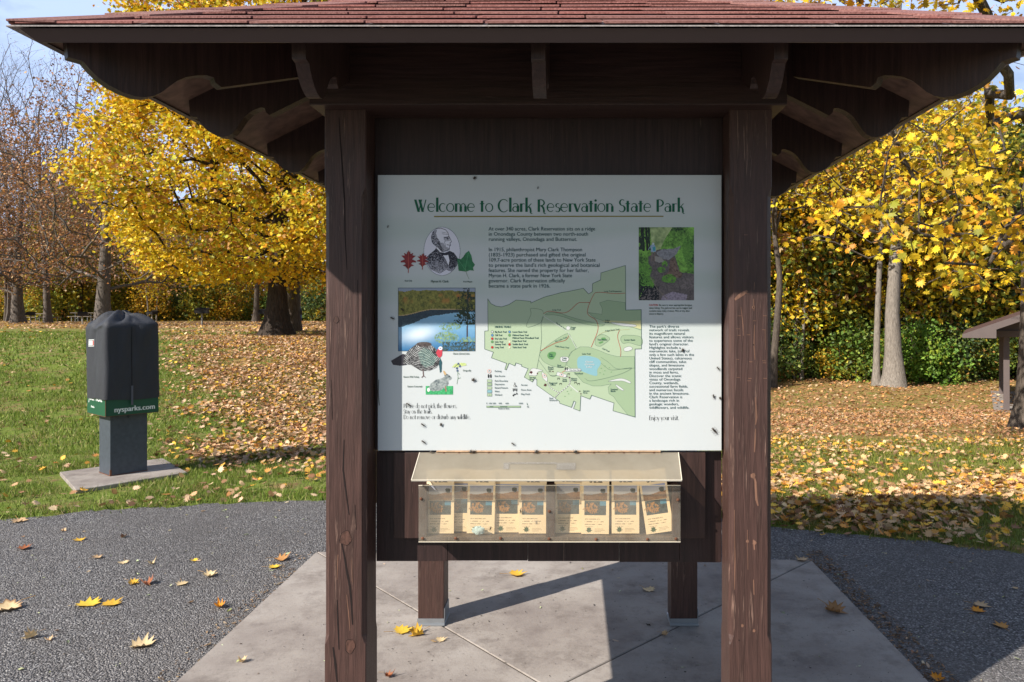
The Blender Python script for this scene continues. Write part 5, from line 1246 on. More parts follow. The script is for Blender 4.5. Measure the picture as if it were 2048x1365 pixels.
def grow(trunk, att, step=0.5, bf=0.35, r=None, jit=0.06, sag=0.0):
    """joins every crown point to the nearest wood already grown"""
    P_ = [np.array(p, float) for p in trunk]; par = [-1] + list(range(len(trunk) - 1)); pl_ = [0.0]
    for i in range(1, len(P_)): pl_.append(pl_[-1] + np.linalg.norm(P_[i] - P_[i - 1]))
    ntr = len(P_); tr = np.array(P_)
    cap = ntr + int(len(att) * 14) + 10
    A = np.zeros((cap, 3)); A[:ntr] = tr; L = np.zeros(cap); L[:ntr] = pl_; n = ntr
    dt = np.min(np.linalg.norm(att[:, None, :] - tr[None, max(0, ntr // 4):, :], axis=2), axis=1)
    tips = []
    lowcut = ntr // 5
    for k in np.argsort(dt):
        a = att[k]; d = np.linalg.norm(A[:n] - a, axis=1); cost = d + bf * L[:n]
        cost[:lowcut] += 50
        cost += 0.6 * np.maximum(0, A[:n, 2] - a[2] - 0.4)
        j = int(np.argmin(cost)); ln = d[j]; m_ = max(1, int(round(ln / step))); p0 = A[j].copy(); last = j
        if n + m_ >= cap: break
        for q in range(1, m_ + 1):
            t = q / m_; p = p0 + (a - p0) * t
            if q < m_: p = p + r.normal(0, jit, 3) * min(1, ln); p[2] += sag * ln * math.sin(math.pi * t)
            A[n] = p; par.append(last); L[n] = L[last] + ln / m_; last = n; n += 1
        tips.append(last)
    return A[:n], np.array(par), ntr, tips
def wood_mesh(A, par, ntr, tips, r_tip, expo, r_base, r_top, sides=6, flare=1.5, name='trunk', seg0=10):
    n = len(A); cnt = np.zeros(n)
    for t in tips: cnt[t] += 1
    for i in range(n - 1, 0, -1): cnt[par[i]] += cnt[i]
    rad = r_tip * np.maximum(cnt, 1) ** expo
    tl = np.linspace(0, 1, ntr); rt = r_base + (r_top - r_base) * tl
    rad = np.minimum(rad, r_base * 0.62); rad[:ntr] = rt
    h = A[:ntr, 2] - A[0, 2]; rad[:ntr] *= 1 + (flare - 1) * np.exp(-h / (r_base * 2.2))
    ch = [[] for _ in range(n)]
    for i in range(1, n): ch[par[i]].append(i)
    V = []; Fc = []; stack = [(0, None)]
    def chain_from(i, pre):
        c = ([pre] if pre is not None else []) + [i]
        while True:
            nx_ = [q for q in ch[c[-1]]]
            if not nx_: break
            nx_.sort(key=lambda q: (q < ntr and c[-1] < ntr, rad[q]), reverse=True)
            for q in nx_[1:]: stack.append((q, c[-1]))
            c.append(nx_[0])
        return c
    while stack:
        i, pre = stack.pop(); c = chain_from(i, pre)
        if len(c) < 2: continue
        pts = A[c]; rr = rad[c].copy()
        if pre is not None: rr[0] = min(rr[0], rr[1] * 1.25)
        trunk_ = pre is None
        k = seg0 if trunk_ else (sides if rr.max() > 0.03 else 4 if rr.max() > 0.012 else 3)
        d = np.gradient(pts, axis=0); d = unit(d)
        u = np.cross(d[0], [0.3, 0.5, 0.8]); u /= np.linalg.norm(u) + 1e-9; b0 = len(V)
        for q in range(len(pts)):
            u = u - d[q] * u.dot(d[q]); u /= np.linalg.norm(u) + 1e-9; w_ = np.cross(d[q], u)
            for s_ in range(k):
                a = 2 * math.pi * s_ / k; rq = rr[q]
                if trunk_: rq *= 1 + 0.10 * math.sin(3 * a + 1.0) * math.exp(-(pts[q][2] - pts[0][2]) / 0.8) + 0.03 * math.sin(5 * a + q)
                V.append(pts[q] + rq * (math.cos(a) * u + math.sin(a) * w_))
        for q in range(len(pts) - 1):
            for s_ in range(k):
                s2 = (s_ + 1) % k; Fc.append((b0 + q * k + s_, b0 + q * k + s2, b0 + (q + 1) * k + s2, b0 + (q + 1) * k + s_))
    return np_mesh(name, np.array(V), np.array(Fc, np.int32), smooth=True)
def bent(h, n, lean=(0, 0), wob=0.1, r=None, z0=0.0):
    ph = r.uniform(0, 6, 4)
    return [(lean[0] * t ** 1.3 + wob * math.sin(3.1 * t + ph[0]) * t, lean[1] * t ** 1.3 + wob * math.sin(2.7 * t + ph[1]) * t, z0 + (h - z0) * t) for t in np.linspace(0, 1, n)]
def crown_points(n, prof, r, shell=0.55, lump=0.2, seed=0, squash=(1, 1)):
    """prof: (z, radius) list"""
    zs_ = np.array([p[0] for p in prof]); rs_ = np.array([p[1] for p in prof]); out = []
    ph = np.random.default_rng(seed).uniform(0, 6.28, 6)
    zz = np.linspace(zs_[0], zs_[-1], 400); w_ = np.interp(zz, zs_, rs_) ** 1.6; cd = np.cumsum(w_); cd /= cd[-1]
    z = np.interp(r.random(n), cd, zz); a = r.uniform(0, 2 * math.pi, n)
    R = np.interp(z, zs_, rs_); k = np.where(r.random(n) < shell, r.uniform(0.78, 1.0, n), np.sqrt(r.random(n)) * 0.95)
    lm = 1 + lump * np.sin(3 * a + ph[0] + 0.5 * z) + lump * 0.7 * np.sin(5 * a + ph[1] - 0.9 * z) + lump * 0.6 * np.sin(1.7 * z + ph[2] + 2 * a)
    return np.stack([np.cos(a) * R * k * lm * squash[0], np.sin(a) * R * k * lm * squash[1], z], 1)
def cluster(att, per, spread, r, flat=0.55):
    p = np.repeat(att, per, 0); return p + r.normal(size=p.shape) * np.array([spread, spread, spread * flat])

GOLD = [(3, (0.82, 0.52, 0.02)), (5, (0.84, 0.62, 0.035)), (1.3, (0.76, 0.36, 0.025)), (2.2, (0.60, 0.54, 0.04)), (1.0, (0.38, 0.42, 0.04)), (0.4, (0.46, 0.22, 0.06))]
ORANGEY = [(3, (0.82, 0.50, 0.018)), (4, (0.84, 0.57, 0.03)), (1.8, (0.80, 0.35, 0.02)), (1.4, (0.66, 0.48, 0.03)), (0.6, (0.46, 0.43, 0.04))]
RUSSET = [(3, (0.36, 0.18, 0.08)), (3, (0.26, 0.13, 0.07)), (2, (0.55, 0.24, 0.07)), (1, (0.46, 0.30, 0.14))]
OLIVE = [(3, (0.52, 0.44, 0.045)), (3, (0.32, 0.34, 0.05)), (2, (0.16, 0.22, 0.04)), (2.4, (0.72, 0.52, 0.04)), (0.7, (0.52, 0.26, 0.05))]
GREEN = [(3, (0.11, 0.19, 0.035)), (3, (0.18, 0.28, 0.045)), (2, (0.32, 0.38, 0.06)), (1.2, (0.55, 0.48, 0.05))]
DEEP = [(3, (0.06, 0.105, 0.03)), (3, (0.11, 0.17, 0.035)), (1.6, (0.24, 0.28, 0.05)), (1.3, (0.50, 0.42, 0.05)), (0.8, (0.45, 0.24, 0.07))]
BARK = m_bark('grey brown bark', (0.028, 0.022, 0.018), (0.155, 0.125, 0.10))
BARKL = m_bark('pale grey bark', (0.10, 0.085, 0.07), (0.33, 0.29, 0.245))
BARKM = m_bark('mid grey bark', (0.05, 0.042, 0.037), (0.20, 0.17, 0.145))
BARKD = m_bark('dark bark', (0.018, 0.014, 0.012), (0.075, 0.058, 0.046))

def tree(name, seed, trunk, prof, n_att, per, spread, lsize, pal, tmpl, bark, r_base, r_top=0.05, r_tip=0.008, expo=0.47, step=0.6, bf=0.3, shell=0.55, lump=0.16, att=None, jit=0.07, sides=6, droop=0.25, squash=(1, 1), flare=1.5, along=0.0, sag=0.02, shift=(0, 0)):
    r = np.random.default_rng(seed)
    A_ = crown_points(n_att, prof, r, shell, lump, seed, squash) if att is None else att
    A_ = A_ + np.array([shift[0], shift[1], 0.0])
    N_, par, ntr, tips = grow(trunk, A_, step, bf, r, jit, sag)
    root = thing(name, 'x', 'tree')
    link('trunk', wood_mesh(N_, par, ntr, tips, r_tip, expo, r_base, r_top, sides, flare), bark, root)
    if per:
        src = A_
        if along:
            ends = N_[ntr:]; keep = r.random(len(ends)) < along; src = np.concatenate([A_, ends[keep]])
        pos = cluster(src, per, spread, r); n = len(pos)
        tone = 0.5 + 0.28 * np.sin(pos[:, 0] * 1.3 + seed) * np.cos(pos[:, 2] * 1.1 + seed * 2) + 0.2 * np.sin(pos[:, 1] * 1.9 + pos[:, 2] * 0.7) + r.normal(0, 0.27, n)
        V_, F_, C_ = leaves_mesh(pos, lsize * r.uniform(0.6, 1.2, n), pick(pal, n, r, np.clip(tone, 0, 0.999)), tmpl, r, droop=droop)
        link('crown', np_mesh('crown', V_, F_, C_), M['leafcol'], root)
    return root
def place(o, x, y, rz=0.0, sc=1.0, dz=-0.03):
    o.location = (x, y, float(G(x, y)) + dz); o.rotation_euler = (0, 0, rz); o.scale = (sc, sc, sc); return o
def at_px(px, Y): return ((px - CX) * Y / F, Y)

# --- the big gold maple on the slope ------------------------------------------
r = np.random.default_rng(21)
t = tree('sugar_maple', 21, bent(13.6, 30, (1.0, 0.2), 0.25, r), [(1.6, 2.2), (2.1, 4.4), (3.0, 6.0), (5.0, 6.3), (7.0, 5.5), (9.0, 4.5), (11.5, 3.4), (13.5, 2.2), (15.4, 0.6)], 1200, 86, 0.27, 0.118, GOLD, LEAF_MID, BARKD, 0.27, 0.04, 0.010, 0.46, 0.55, 0.32, 0.66, 0.10, sides=7, flare=2.2, squash=(1.0, 0.72), shift=(0.5, 0.4))
place(t, *at_px(553, 22.0)); tag(t, 'big golden yellow maple with a dark flared trunk standing on the leaf covered slope', 'tree')
# --- the near maple whose limbs hang over towards the shelter --------------------
r = np.random.default_rng(33)
rx, ry = at_px(2064, 15.5)
att = []
for px0, px1, y0, y1, Y0, Y1, n in ((1560, 2080, 180, 430, 8.5, 13, 36), (1660, 2080, 330, 520, 8.0, 13, 40), (1800, 2080, 440, 600, 9.0, 13, 30), (1590, 1760, 420, 560, 9.5, 13, 3), (1480, 2080, -160, 10, 8.2, 12.5, 130), (1560, 2250, -500, -100, 8.0, 14, 90), (1900, 2300, 100, 560, 10, 17, 70)):
    for _ in range(n):
        Y = r.uniform(Y0, Y1); p = P(r.uniform(px0, px1), r.uniform(y0, y1), Y); att.append((p[0] - rx, p[1] - ry, p[2] + 0.75))
for _ in range(90):
    a = r.uniform(0, 6.28); q = r.uniform(1.5, 6.5); att.append((3.0 + math.cos(a) * q, 1.0 + math.sin(a) * q, r.uniform(4.5, 12)))
att = np.array(att)
t = tree('sugar_maple', 33, bent(12.5, 26, (0.2, 0.0), 0.18, r), None, 0, 11, 0.22, 0.128, ORANGEY, LEAF_NEAR, BARK, 0.25, 0.05, 0.007, 0.50, 0.5, 0.22, att=att, jit=0.05, flare=1.7, sides=7, along=0.10)
place(t, rx, ry); tag(t, 'near maple with big orange gold leaves hanging on long limbs beside the open pavilion', 'tree')
# --- the pale twin trunks at the edge of the woods --------------------------------
r = np.random.default_rng(41)
tr = [(0.0, 0, 0), (0.05, 0, 0.5), (0.0, 0, 1.5), (-0.05, 0, 3.0), (0.02, 0, 4.6), (0.12, 0, 6.2), (0.22, 0, 7.6), (0.1, 0, 9.0), (0.0, 0.1, 11), (0.1, 0, 14), (0.3, 0, 17)]
t = tree('woodland_maple', 41, tr, [(6.3, 2.4), (8.0, 4.2), (10, 4.8), (12.5, 4.4), (16, 3.0), (19, 0.8)], 330, 12, 0.42, 0.18, GOLD, LEAF_MID, BARKL, 0.36, 0.1, 0.012, 0.46, 0.8, 0.3, 0.5, 0.2, squash=(1.0, 0.8), flare=1.7)
place(t, *at_px(1787, 31.0)); tag(t, 'stout pale grey trunk with gold leaves, thicker of the close pair at the woods edge', 'tree')
r = np.random.default_rng(42)
t = tree('woodland_maple', 42, bent(12, 16, (0.5, 0.2), 0.12, r), [(6.2, 1.2), (7.5, 2.6), (9, 3.0), (11, 2.4), (13.5, 0.6)], 200, 14, 0.45, 0.18, GOLD, LEAF_MID, BARKL, 0.15, 0.05, 0.011, 0.46, 0.8, 0.3, flare=1.4)
place(t, *at_px(1753, 31.3)); tag(t, 'slim pale grey trunk with gold leaves, thinner of the close pair at the woods edge', 'tree')
r = np.random.default_rng(43)
tr = [(-0.05, 0, 0), (0.0, 0, 1.2), (0.12, 0, 2.6), (0.22, 0, 4.0), (0.24, 0, 4.7), (0.16, 0, 5.4), (0.02, 0, 6.4), (0.08, 0, 8), (0.2, 0, 11), (0.1, 0, 15)]
t = tree('woodland_maple', 43, tr, [(7.4, 1.6), (9, 3.2), (11.5, 3.8), (14, 2.6), (17, 0.8)], 260, 12, 0.45, 0.18, GOLD, LEAF_MID, BARK, 0.17, 0.06, 0.011, 0.46, 0.8, 0.3, flare=1.3)
place(t, *at_px(1548, 31.0)); tag(t, 'crooked dark trunk with gold leaves seen just beside the shelter post', 'tree')
# --- russet oaks and bare trees on the left rise -----------------------------------
r = np.random.default_rng(51)
oak_ = tree('oak_tree', 51, bent(11, 18, (0.3, 0), 0.3, r), [(2.2, 3.4), (3.2, 5.8), (5.5, 7.4), (8, 7.4), (10.5, 5.6), (13.0, 2.6), (14, 0.8)], 720, 16, 0.42, 0.125, RUSSET, LEAF_MID, BARKM, 0.36, 0.08, 0.008, 0.50, 0.6, 0.25, 0.45, 0.18, jit=0.10, flare=1.5, along=0.06)
place(oak_, *at_px(205, 40.0)); tag(oak_, 'broad oak with sparse russet leaves, its thick grey trunk behind the covered dispenser', 'tree')
o2 = copy_tree(oak_); place(o2, *at_px(36, 54.0), 2.2, 1.08); tag(o2, 'russet leaved oak with a slim pale trunk beside the outermost picnic grill', 'tree')
o2.children[0].scale = (0.75, 0.75, 1) if o2.children[0].name.startswith('trunk') else (1, 1, 1)
o3 = copy_tree(oak_); place(o3, *at_px(-70, 48.0), 4.0, 1.1); tag(o3, 'russet oak whose crown reaches in from outside the picture edge', 'tree')
r = np.random.default_rng(61)
bare = tree('bare_tree', 61, bent(14, 18, (-0.6, 0), 0.3, r), [(5, 1.5), (8, 3.5), (12, 5.2), (16, 5.6), (19, 4.6), (22, 2.4), (23.5, .8)], 900, 2, 0.3, 0.09, RUSSET, LEAF_FAR, BARKM, 0.26, 0.10, 0.007, 0.45, 1.4, 0.55, 0.4, 0.2, jit=0.05, flare=1.4)
place(bare, *at_px(95, 58.0)); tag(bare, 'tall leafless tree with fine twigs against the sky above the russet oaks', 'tree')
for px, Y, rz, sc, lab in ((20, 62, 2.0, 1.0, 'tall leafless tree standing nearest the picture edge above the russet oaks'), (205, 66, 3.6, 1.08, 'tall leafless tree rising behind the gold maple under the roof corner'), (-60, 60, 5.0, 1.02, 'leafless tree mostly outside the picture edge')):
    c_ = copy_tree(bare); place(c_, *at_px(px, Y), rz, sc); tag(c_, lab, 'tree')
# --- second trunk behind the gold maple, and the smaller ones around -------------------
r = np.random.default_rng(71)
wt_y = tree('woodland_maple', 71, bent(13, 16, (0.4, 0.1), 0.25, r), [(4, 1.6), (6, 3.4), (9, 4.0), (12, 3.4), (15, 1.8), (16.5, 0.5)], 260, 22, 0.6, 0.25, GOLD, LEAF_MID, BARK, 0.24, 0.06, 0.012, 0.46, 0.9, 0.3, flare=1.6)
place(wt_y, *at_px(584, 27.0)); tag(wt_y, 'dark second trunk standing close behind the big gold maple', 'tree')
c_ = copy_tree(wt_y); place(c_, *at_px(512, 60), 1.3, 0.95); tag(c_, 'pale trunk at the wood edge between the gold maple and the brown grill', 'tree')
# prototypes for the woods
WG = 'trees of the woods behind the lawn'
def proto(seed, pal, h, rad, n, per, ls, bark, lab, rb=0.16, sparse=0.5):
    r = np.random.default_rng(seed)
    t = tree('woodland_tree', seed, bent(h * 0.85, 14, (r.uniform(-.8, .8), r.uniform(-.5, .5)), 0.3, r), [(h * .16, rad * .5), (h * .35, rad), (h * .6, rad * .95), (h * .85, rad * .6), (h, rad * .15)], n, per, 0.65, ls, pal, LEAF_FAR, bark, rb, 0.05, 0.012, 0.46, 1.0, 0.3, 0.45, 0.22, flare=1.3)
    return tag(t, lab, 'tree', WG)
WL = ['slender woodland tree with yellow leaves in the dense woods', 'slender woodland tree with olive leaves in the dense woods', 'woodland tree with dark green leaves in the dense woods', 'woodland tree with sparse russet leaves in the dense woods', 'thin pale trunk with few yellow leaves in the dense woods']
protos = [proto(81, GOLD, 17, 3.6, 240, 26, 0.30, BARK, WL[0]), proto(82, OLIVE, 15, 3.4, 240, 30, 0.30, BARKD, WL[1]), proto(83, DEEP, 14, 3.2, 260, 34, 0.28, BARKD, WL[2], 0.14), proto(84, RUSSET, 18, 4.0, 260, 16, 0.26, BARK, WL[3]), proto(85, GOLD, 13, 1.9, 110, 14, 0.26, BARKL, WL[4], 0.075)]
usedp = [False] * 5
def wood_tree(k, x, y, rz, sc):
    if not usedp[k]: o_ = protos[k]; usedp[k] = True
    else: o_ = copy_tree(protos[k])
    return place(o_, x, y, rz, sc)
rw = np.random.default_rng(91)
for i in range(30):      # left rise, beyond the picnic tables
    Y = rw.uniform(72, 104); px = -110 + 830 * (i + rw.uniform(0, 1)) / 30
    wood_tree(int(rw.choice([0, 1, 3, 3, 4, 1])), *at_px(px, Y), rw.uniform(0, 6), rw.uniform(0.62, 0.92))
for px, Y, k, sc in ((283, 70, 4, .9), (297, 66, 4, .8), (313, 67, 4, .8), (128, 70, 1, .9), (100, 74, 1, .8), (160, 69, 1, 1.0), (435, 71, 4, .9), (600, 62, 4, .9), (12, 66, 3, .9), (345, 76, 1, .8), (470, 75, 0, .7)):
    wood_tree(k, *at_px(px, Y), rw.uniform(0, 6), sc)
for i in range(40):      # right side
    Y = rw.uniform(35, 66); px = 1400 + 760 * (i + rw.uniform(0, 1)) / 40
    wood_tree(int(rw.choice([3, 1, 2, 2, 2, 1, 4])), *at_px(px, Y), rw.uniform(0, 6), rw.uniform(0.85, 1.2))
for i in range(12):      # behind the shelter
    Y = rw.uniform(52, 80); px = 700 + 700 * (i + rw.uniform(0, 1)) / 12
    wood_tree(int(rw.choice([0, 1, 3])), *at_px(px, Y), rw.uniform(0, 6), rw.uniform(0.8, 1.0))
# shrubs of the wood edge
def shrub(seed, pal, h, rad, n, per, ls, lab, name='shrub'):
    r = np.random.default_rng(seed); root = thing(name, lab, 'shrub', group='shrubs along the wood edge')
    att = crown_points(n, [(0.1, rad * .7), (h * .35, rad), (h * .7, rad * .8), (h, rad * .25)], r, 0.4, 0.22, seed)
    N_, par, ntr, tips = grow([(0, 0, 0), (0.02, 0, 0.15), (0, 0.02, 0.3)], att, 0.4, 0.2, r, 0.04)
    link('stem', wood_mesh(N_, par, ntr, tips, 0.006, 0.45, 0.05, 0.03, 4, 1.0, 'stem', 5), BARK, root)
    pos = cluster(att, per, 0.26, r, 0.8); pos[:, 2] = np.maximum(pos[:, 2], 0.05); n_ = len(pos)
    tone = 0.5 + 0.25 * np.sin(pos[:, 0] * 2 + seed) * np.cos(pos[:, 2] * 2) + r.normal(0, 0.25, n_)
    V_, F_, C_ = leaves_mesh(pos, ls * r.uniform(.6, 1.2, n_), pick(pal, n_, r, np.clip(tone, 0, .999)), LEAF_FAR, r)
    link('foliage', np_mesh('foliage', V_, F_, C_), M['leafcol'], root); return root
SL = ['leafy green shrub at the edge of the woods', 'olive yellow shrub at the edge of the woods', 'dark green tangled shrub at the edge of the woods', 'yellow orange shrub at the edge of the woods']
shr = [shrub(101, GREEN, 2.6, 1.3, 90, 26, 0.16, SL[0]), shrub(102, OLIVE, 3.2, 1.5, 100, 24, 0.17, SL[1]), shrub(103, DEEP, 3.4, 1.6, 110, 26, 0.17, SL[2]), shrub(104, [(3, (0.70, 0.42, 0.03)), (2, (0.55, 0.40, 0.04)), (1, (0.6, 0.25, 0.05))], 2.4, 1.2, 80, 22, 0.16, SL[3])]
us = [False] * 4
def put_shrub(k, x, y, rz, sc):
    if not us[k]: o_ = shr[k]; us[k] = True
    else: o_ = copy_tree(shr[k])
    return place(o_, x, y, rz, sc)
for i in range(24):
    Y = rw.uniform(33.5, 38.5); px = 1390 + 750 * (i + rw.uniform(0, 1)) / 24
    put_shrub(int(rw.choice([0, 2, 2] if px < 1640 else [1, 1, 3, 0] if px < 1760 else [2, 2, 0, 2])), *at_px(px, Y), rw.uniform(0, 6), rw.uniform(0.5, 1.15))
for px, Y, k, sc in ((1588, 35, 4, .8), (1604, 34.5, 4, 1.0), (1622, 36, 1, .8), (1688, 36, 4, .9), (1818, 35, 4, .9), (1846, 36, 4, 1.0), (1880, 35, 4, 1.0), (1924, 36, 4, .9), (1960, 37, 1, .9)):
    wood_tree(k, *at_px(px, Y), rw.uniform(0, 6), sc)
for i in range(22):
    Y = rw.uniform(38, 48); px = 1380 + 760 * (i + rw.uniform(0, 1)) / 22
    put_shrub(int(rw.choice([1, 2, 2, 2])), *at_px(px, Y), rw.uniform(0, 6), rw.uniform(1.2, 1.9))
for i in range(46):
    Y = rw.uniform(68, 84); px = -100 + 830 * (i + rw.uniform(0, 1)) / 46
    put_shrub(int(rw.choice([1, 3, 1, 0, 2])), *at_px(px, Y), rw.uniform(0, 6), rw.uniform(0.9, 1.7))
for i in range(10):
    Y = rw.uniform(50, 60); px = 700 + 700 * (i + rw.uniform(0, 1)) / 10
    put_shrub(int(rw.choice([1, 2, 0])), *at_px(px, Y), rw.uniform(0, 6), rw.uniform(1.0, 1.6))
c_ = shrub(105, [(3, (0.12, 0.24, 0.03)), (3, (0.20, 0.34, 0.045)), (1.2, (0.34, 0.42, 0.05))], 2.7, 1.5, 110, 30, 0.16, 'x'); c_['group'] = 'bright shrubs'; tag(c_, 'bright light green shrub in sun behind the pavilion and the stout pale trunk', 'shrub'); place(c_, *at_px(1838, 33))
del c_['group']
# far woods that read as one mass
rm = np.random.default_rng(111)
def mass(n, x0, x1, y0, y1, ztop, size, pal):
    x = rm.uniform(x0, x1, n); y = rm.uniform(y0, y1, n); z = rm.random(n) ** 1.15 * ztop * (0.72 + 0.28 * np.sin(x * 0.31) * np.cos(x * 0.13 + y * .1)); z = z + G(x, y)
    return leaves_mesh(np.stack([x, y, z], 1), size * rm.uniform(.6, 1.4, n), pick(pal, n, rm), LEAF_FAR, rm)
parts = [mass(22000, -130, -22, 96, 128, 12, 0.62, OLIVE + RUSSET), mass(26000, -22, 70, 62, 96, 17, 0.55, DEEP + DEEP + OLIVE + RUSSET[:2])]
off = 0; Vs, Fs, Cs = [], [], []
for V_, F_, C_ in parts: Vs.append(V_); Fs.append(F_ + off); Cs.append(C_); off += len(V_)
tag(link('woods', np_mesh('woods', np.concatenate(Vs), np.concatenate(Fs), np.concatenate(Cs)), M['leafcol']), 'far woods closing the view behind the lawn', None, None, 'stuff')

# ================================================================== LITTER AND GRASS
rl = np.random.default_rng(121)
TAN = [(4, (0.60, 0.36, 0.19)), (4, (0.70, 0.48, 0.30)), (1.5, (0.76, 0.42, 0.06)), (1.4, (0.52, 0.24, 0.07)), (3.0, (0.30, 0.16, 0.08)), (0.5, (0.80, 0.56, 0.06))]
GOLDLIT = [(4, (0.70, 0.47, 0.26)), (3, (0.80, 0.46, 0.06)), (2, (0.68, 0.30, 0.06)), (2.5, (0.34, 0.17, 0.08)), (3, (0.62, 0.38, 0.18))]
BROWNLIT = [(3, (0.50, 0.27, 0.12)), (3, (0.36, 0.18, 0.09)), (1.5, (0.62, 0.30, 0.10)), (1.5, (0.58, 0.40, 0.24))]
def on_pad(x, y):
    dx, dy = x - ST.x, y - ST.y; u = dx * AU.x + dy * AU.y; v_ = dx * AV.x + dy * AV.y
    return (u > -0.43) & (u < 0.61) & (v_ > -0.37) & (v_ < 0.69)
def wedge(n, Y0, Y1, px0=-230, px1=2280):
    Y = np.sqrt(rl.uniform(Y0 ** 2, Y1 ** 2, n)); px = rl.uniform(px0, px1, n)
    return (px - CX) / F * Y, Y, px
def dens(x, y):
    d = np.where(x < -0.5, np.where(y < 9.5, 26.0, 9.0), np.where(y < 13, 85.0, 30.0)); d += 70 * np.exp(-((y - edge_r(x) - 0.12) / 0.16) ** 2) * np.ones_like(x)
    tm = sstep((x + 0.585 * y) / (0.13 * y)) * sstep((y - 7.0) / 4.0) * (1 - sstep((y - 24) / 8)) * (x < 1); d += 1000 * tm; d *= np.where((x < -0.5 * y) & (y > 9) & (y < 30), 0.55, 1.0)
    d += 60 * sstep((y - 30) / 12) * (x < 0) * sstep((x + 30) / 12)
    d += 1000 * (x > 0.2) * np.exp(-(((y - 0.10 * np.abs(x - 4) - 6.75) / 0.95) ** 2))
    d += 150 * (x > 0.5) * sstep((y - 12 - 0.25 * np.maximum(0, 6 - x)) / 6)
    d += 45 * (x > 2.2) * sstep((y - 8) / 3)
    cl = 0.65 + 0.7 * np.sin(x * 1.7 + 1.1 * np.sin(y * 1.3)) * np.sin(y * 1.9 + 0.8 * np.sin(x * 1.1))
    return d * np.clip(cl, 0.15, 1.6)
def litter(n, Y0, Y1, tmpl, size, lift):
    x, y, px = wedge(n, Y0, Y1)
    area = 0.5 * (2510 / F) * (Y1 ** 2 - Y0 ** 2); dmax = n / area
    keep = rl.random(n) < np.minimum(dens(x, y) * np.where((px > 690) & (px < 1440), 0.3, 1.0), dmax) / dmax
    keep &= (y > edge_r(x) + rl.normal(0.0, 0.07, n)) & ~on_pad(x, y)
    x, y = x[keep], y[keep]; m_ = len(x); z = G(x, y) + rl.uniform(0.004, lift, m_)
    right = x > 0.3
    c = np.where(right[:, None], np.where((y > 13)[:, None], pick(BROWNLIT, m_, rl), pick(GOLDLIT, m_, rl)), pick(TAN, m_, rl))
    nrm = unit(rl.normal(size=(m_, 3)) * 0.42 + np.array([0, 0, 1.0])); t_ = unit(np.cross(nrm, rl.normal(size=(m_, 3)))); b_ = np.cross(nrm, t_)
    s_ = size * rl.uniform(0.55, 1.2, m_); cu_ = rl.uniform(-0.5, 1.1, (m_, 1)) 
    h_ = cu_ * (tmpl[None, :, 0] ** 2 + 0.5 * tmpl[None, :, 1] ** 2) * 1.2
    V_ = np.stack([x, y, z], 1)[:, None, :] + s_[:, None, None] * (tmpl[None, :, 0, None] * t_[:, None] + tmpl[None, :, 1, None] * b_[:, None] + h_[..., None] * nrm[:, None])
    V_[..., 2] = np.maximum(V_[..., 2], G(V_[..., 0], V_[..., 1]) - 0.008)
    k = len(tmpl); return V_.reshape(-1, 3), np.arange(m_ * k).reshape(m_, k), np.repeat(c[:, None], k, 1).reshape(-1, 3)
A1 = litter(90000, 5.2, 10.5, LEAF_NEAR, 0.074, 0.045)
tag(link('fallen_leaves', np_mesh('fallen_leaves', *A1), M['litter']), 'gold and tan maple leaves strewn over the nearer grass', None, None, 'stuff')
A2 = litter(260000, 10.5, 24, LEAF_MID, 0.07, 0.03); A3 = litter(70000, 24, 60, LEAF_FAR, 0.12, 0.04)
tag(link('fallen_leaves', np_mesh('fallen_leaves', *A2), M['litter']), 'tan and brown leaf litter spread over the slope', None, None, 'stuff')
tag(link('fallen_leaves', np_mesh('fallen_leaves', *A3), M['litter']), 'far leaf litter below the woods', None, None, 'stuff')
def grass(n, Y0, Y1, h, wd):
    x, y, px = wedge(n, Y0, Y1); keep = (y > edge_r(x) + rl.normal(0.01, 0.05, n)) & ~on_pad(x, y)
    keep &= ((px < 700) | (px > 1430) | (rl.random(n) < 0.25))
    bare_ = np.sin(x * 2.1 + 2 * np.sin(y * 1.2)) * np.sin(y * 2.7 + np.sin(x * 1.9)); keep &= rl.random(n) < np.where(bare_ > 0.45, 0.25, 1.0)
    keep &= rl.random(n) < np.where(x > 0.5, np.where(y > 12.5, 0.12, 0.75), 1.0)
    x, y = x[keep], y[keep]; m_ = len(x); z = G(x, y) - 0.016
    a = rl.uniform(0, 6.28, m_); hh_ = h * rl.uniform(0.5, 1.3, m_); ww = wd * rl.uniform(.7, 1.3, m_); lean = rl.normal(0, 0.45, (m_, 2)) * hh_[:, None]
    V_ = np.zeros((m_, 3, 3)); V_[:, 0] = np.stack([x - np.cos(a) * ww, y - np.sin(a) * ww, z], 1); V_[:, 1] = np.stack([x + np.cos(a) * ww, y + np.sin(a) * ww, z], 1); V_[:, 2] = np.stack([x + lean[:, 0], y + lean[:, 1], z + hh_], 1)
    GP = [(4, (0.15, 0.23, 0.03)), (3, (0.22, 0.29, 0.045)), (1.6, (0.33, 0.36, 0.08)), (0.8, (0.50, 0.42, 0.20))]
    return V_.reshape(-1, 3), np.arange(m_ * 3).reshape(m_, 3), np.repeat((pick(GP, m_, rl) * np.where(x > 0.4, 1.0, 0.0)[:, None] * np.array([1.08, 0.86, 0.95]) + pick(GP, m_, rl) * np.where(x > 0.4, 0.0, 1.0)[:, None])[:, None], 3, 1).reshape(-1, 3)
gs = [grass(150000, 5.0, 9.0, 0.052, 0.0035), grass(130000, 9.0, 15, 0.055, 0.007), grass(90000, 15, 27, 0.06, 0.014)]
off = 0; Vs, Fs, Cs = [], [], []
for V_, F_, C_ in gs: Vs.append(V_); Fs.append(F_ + off); Cs.append(C_); off += len(V_)
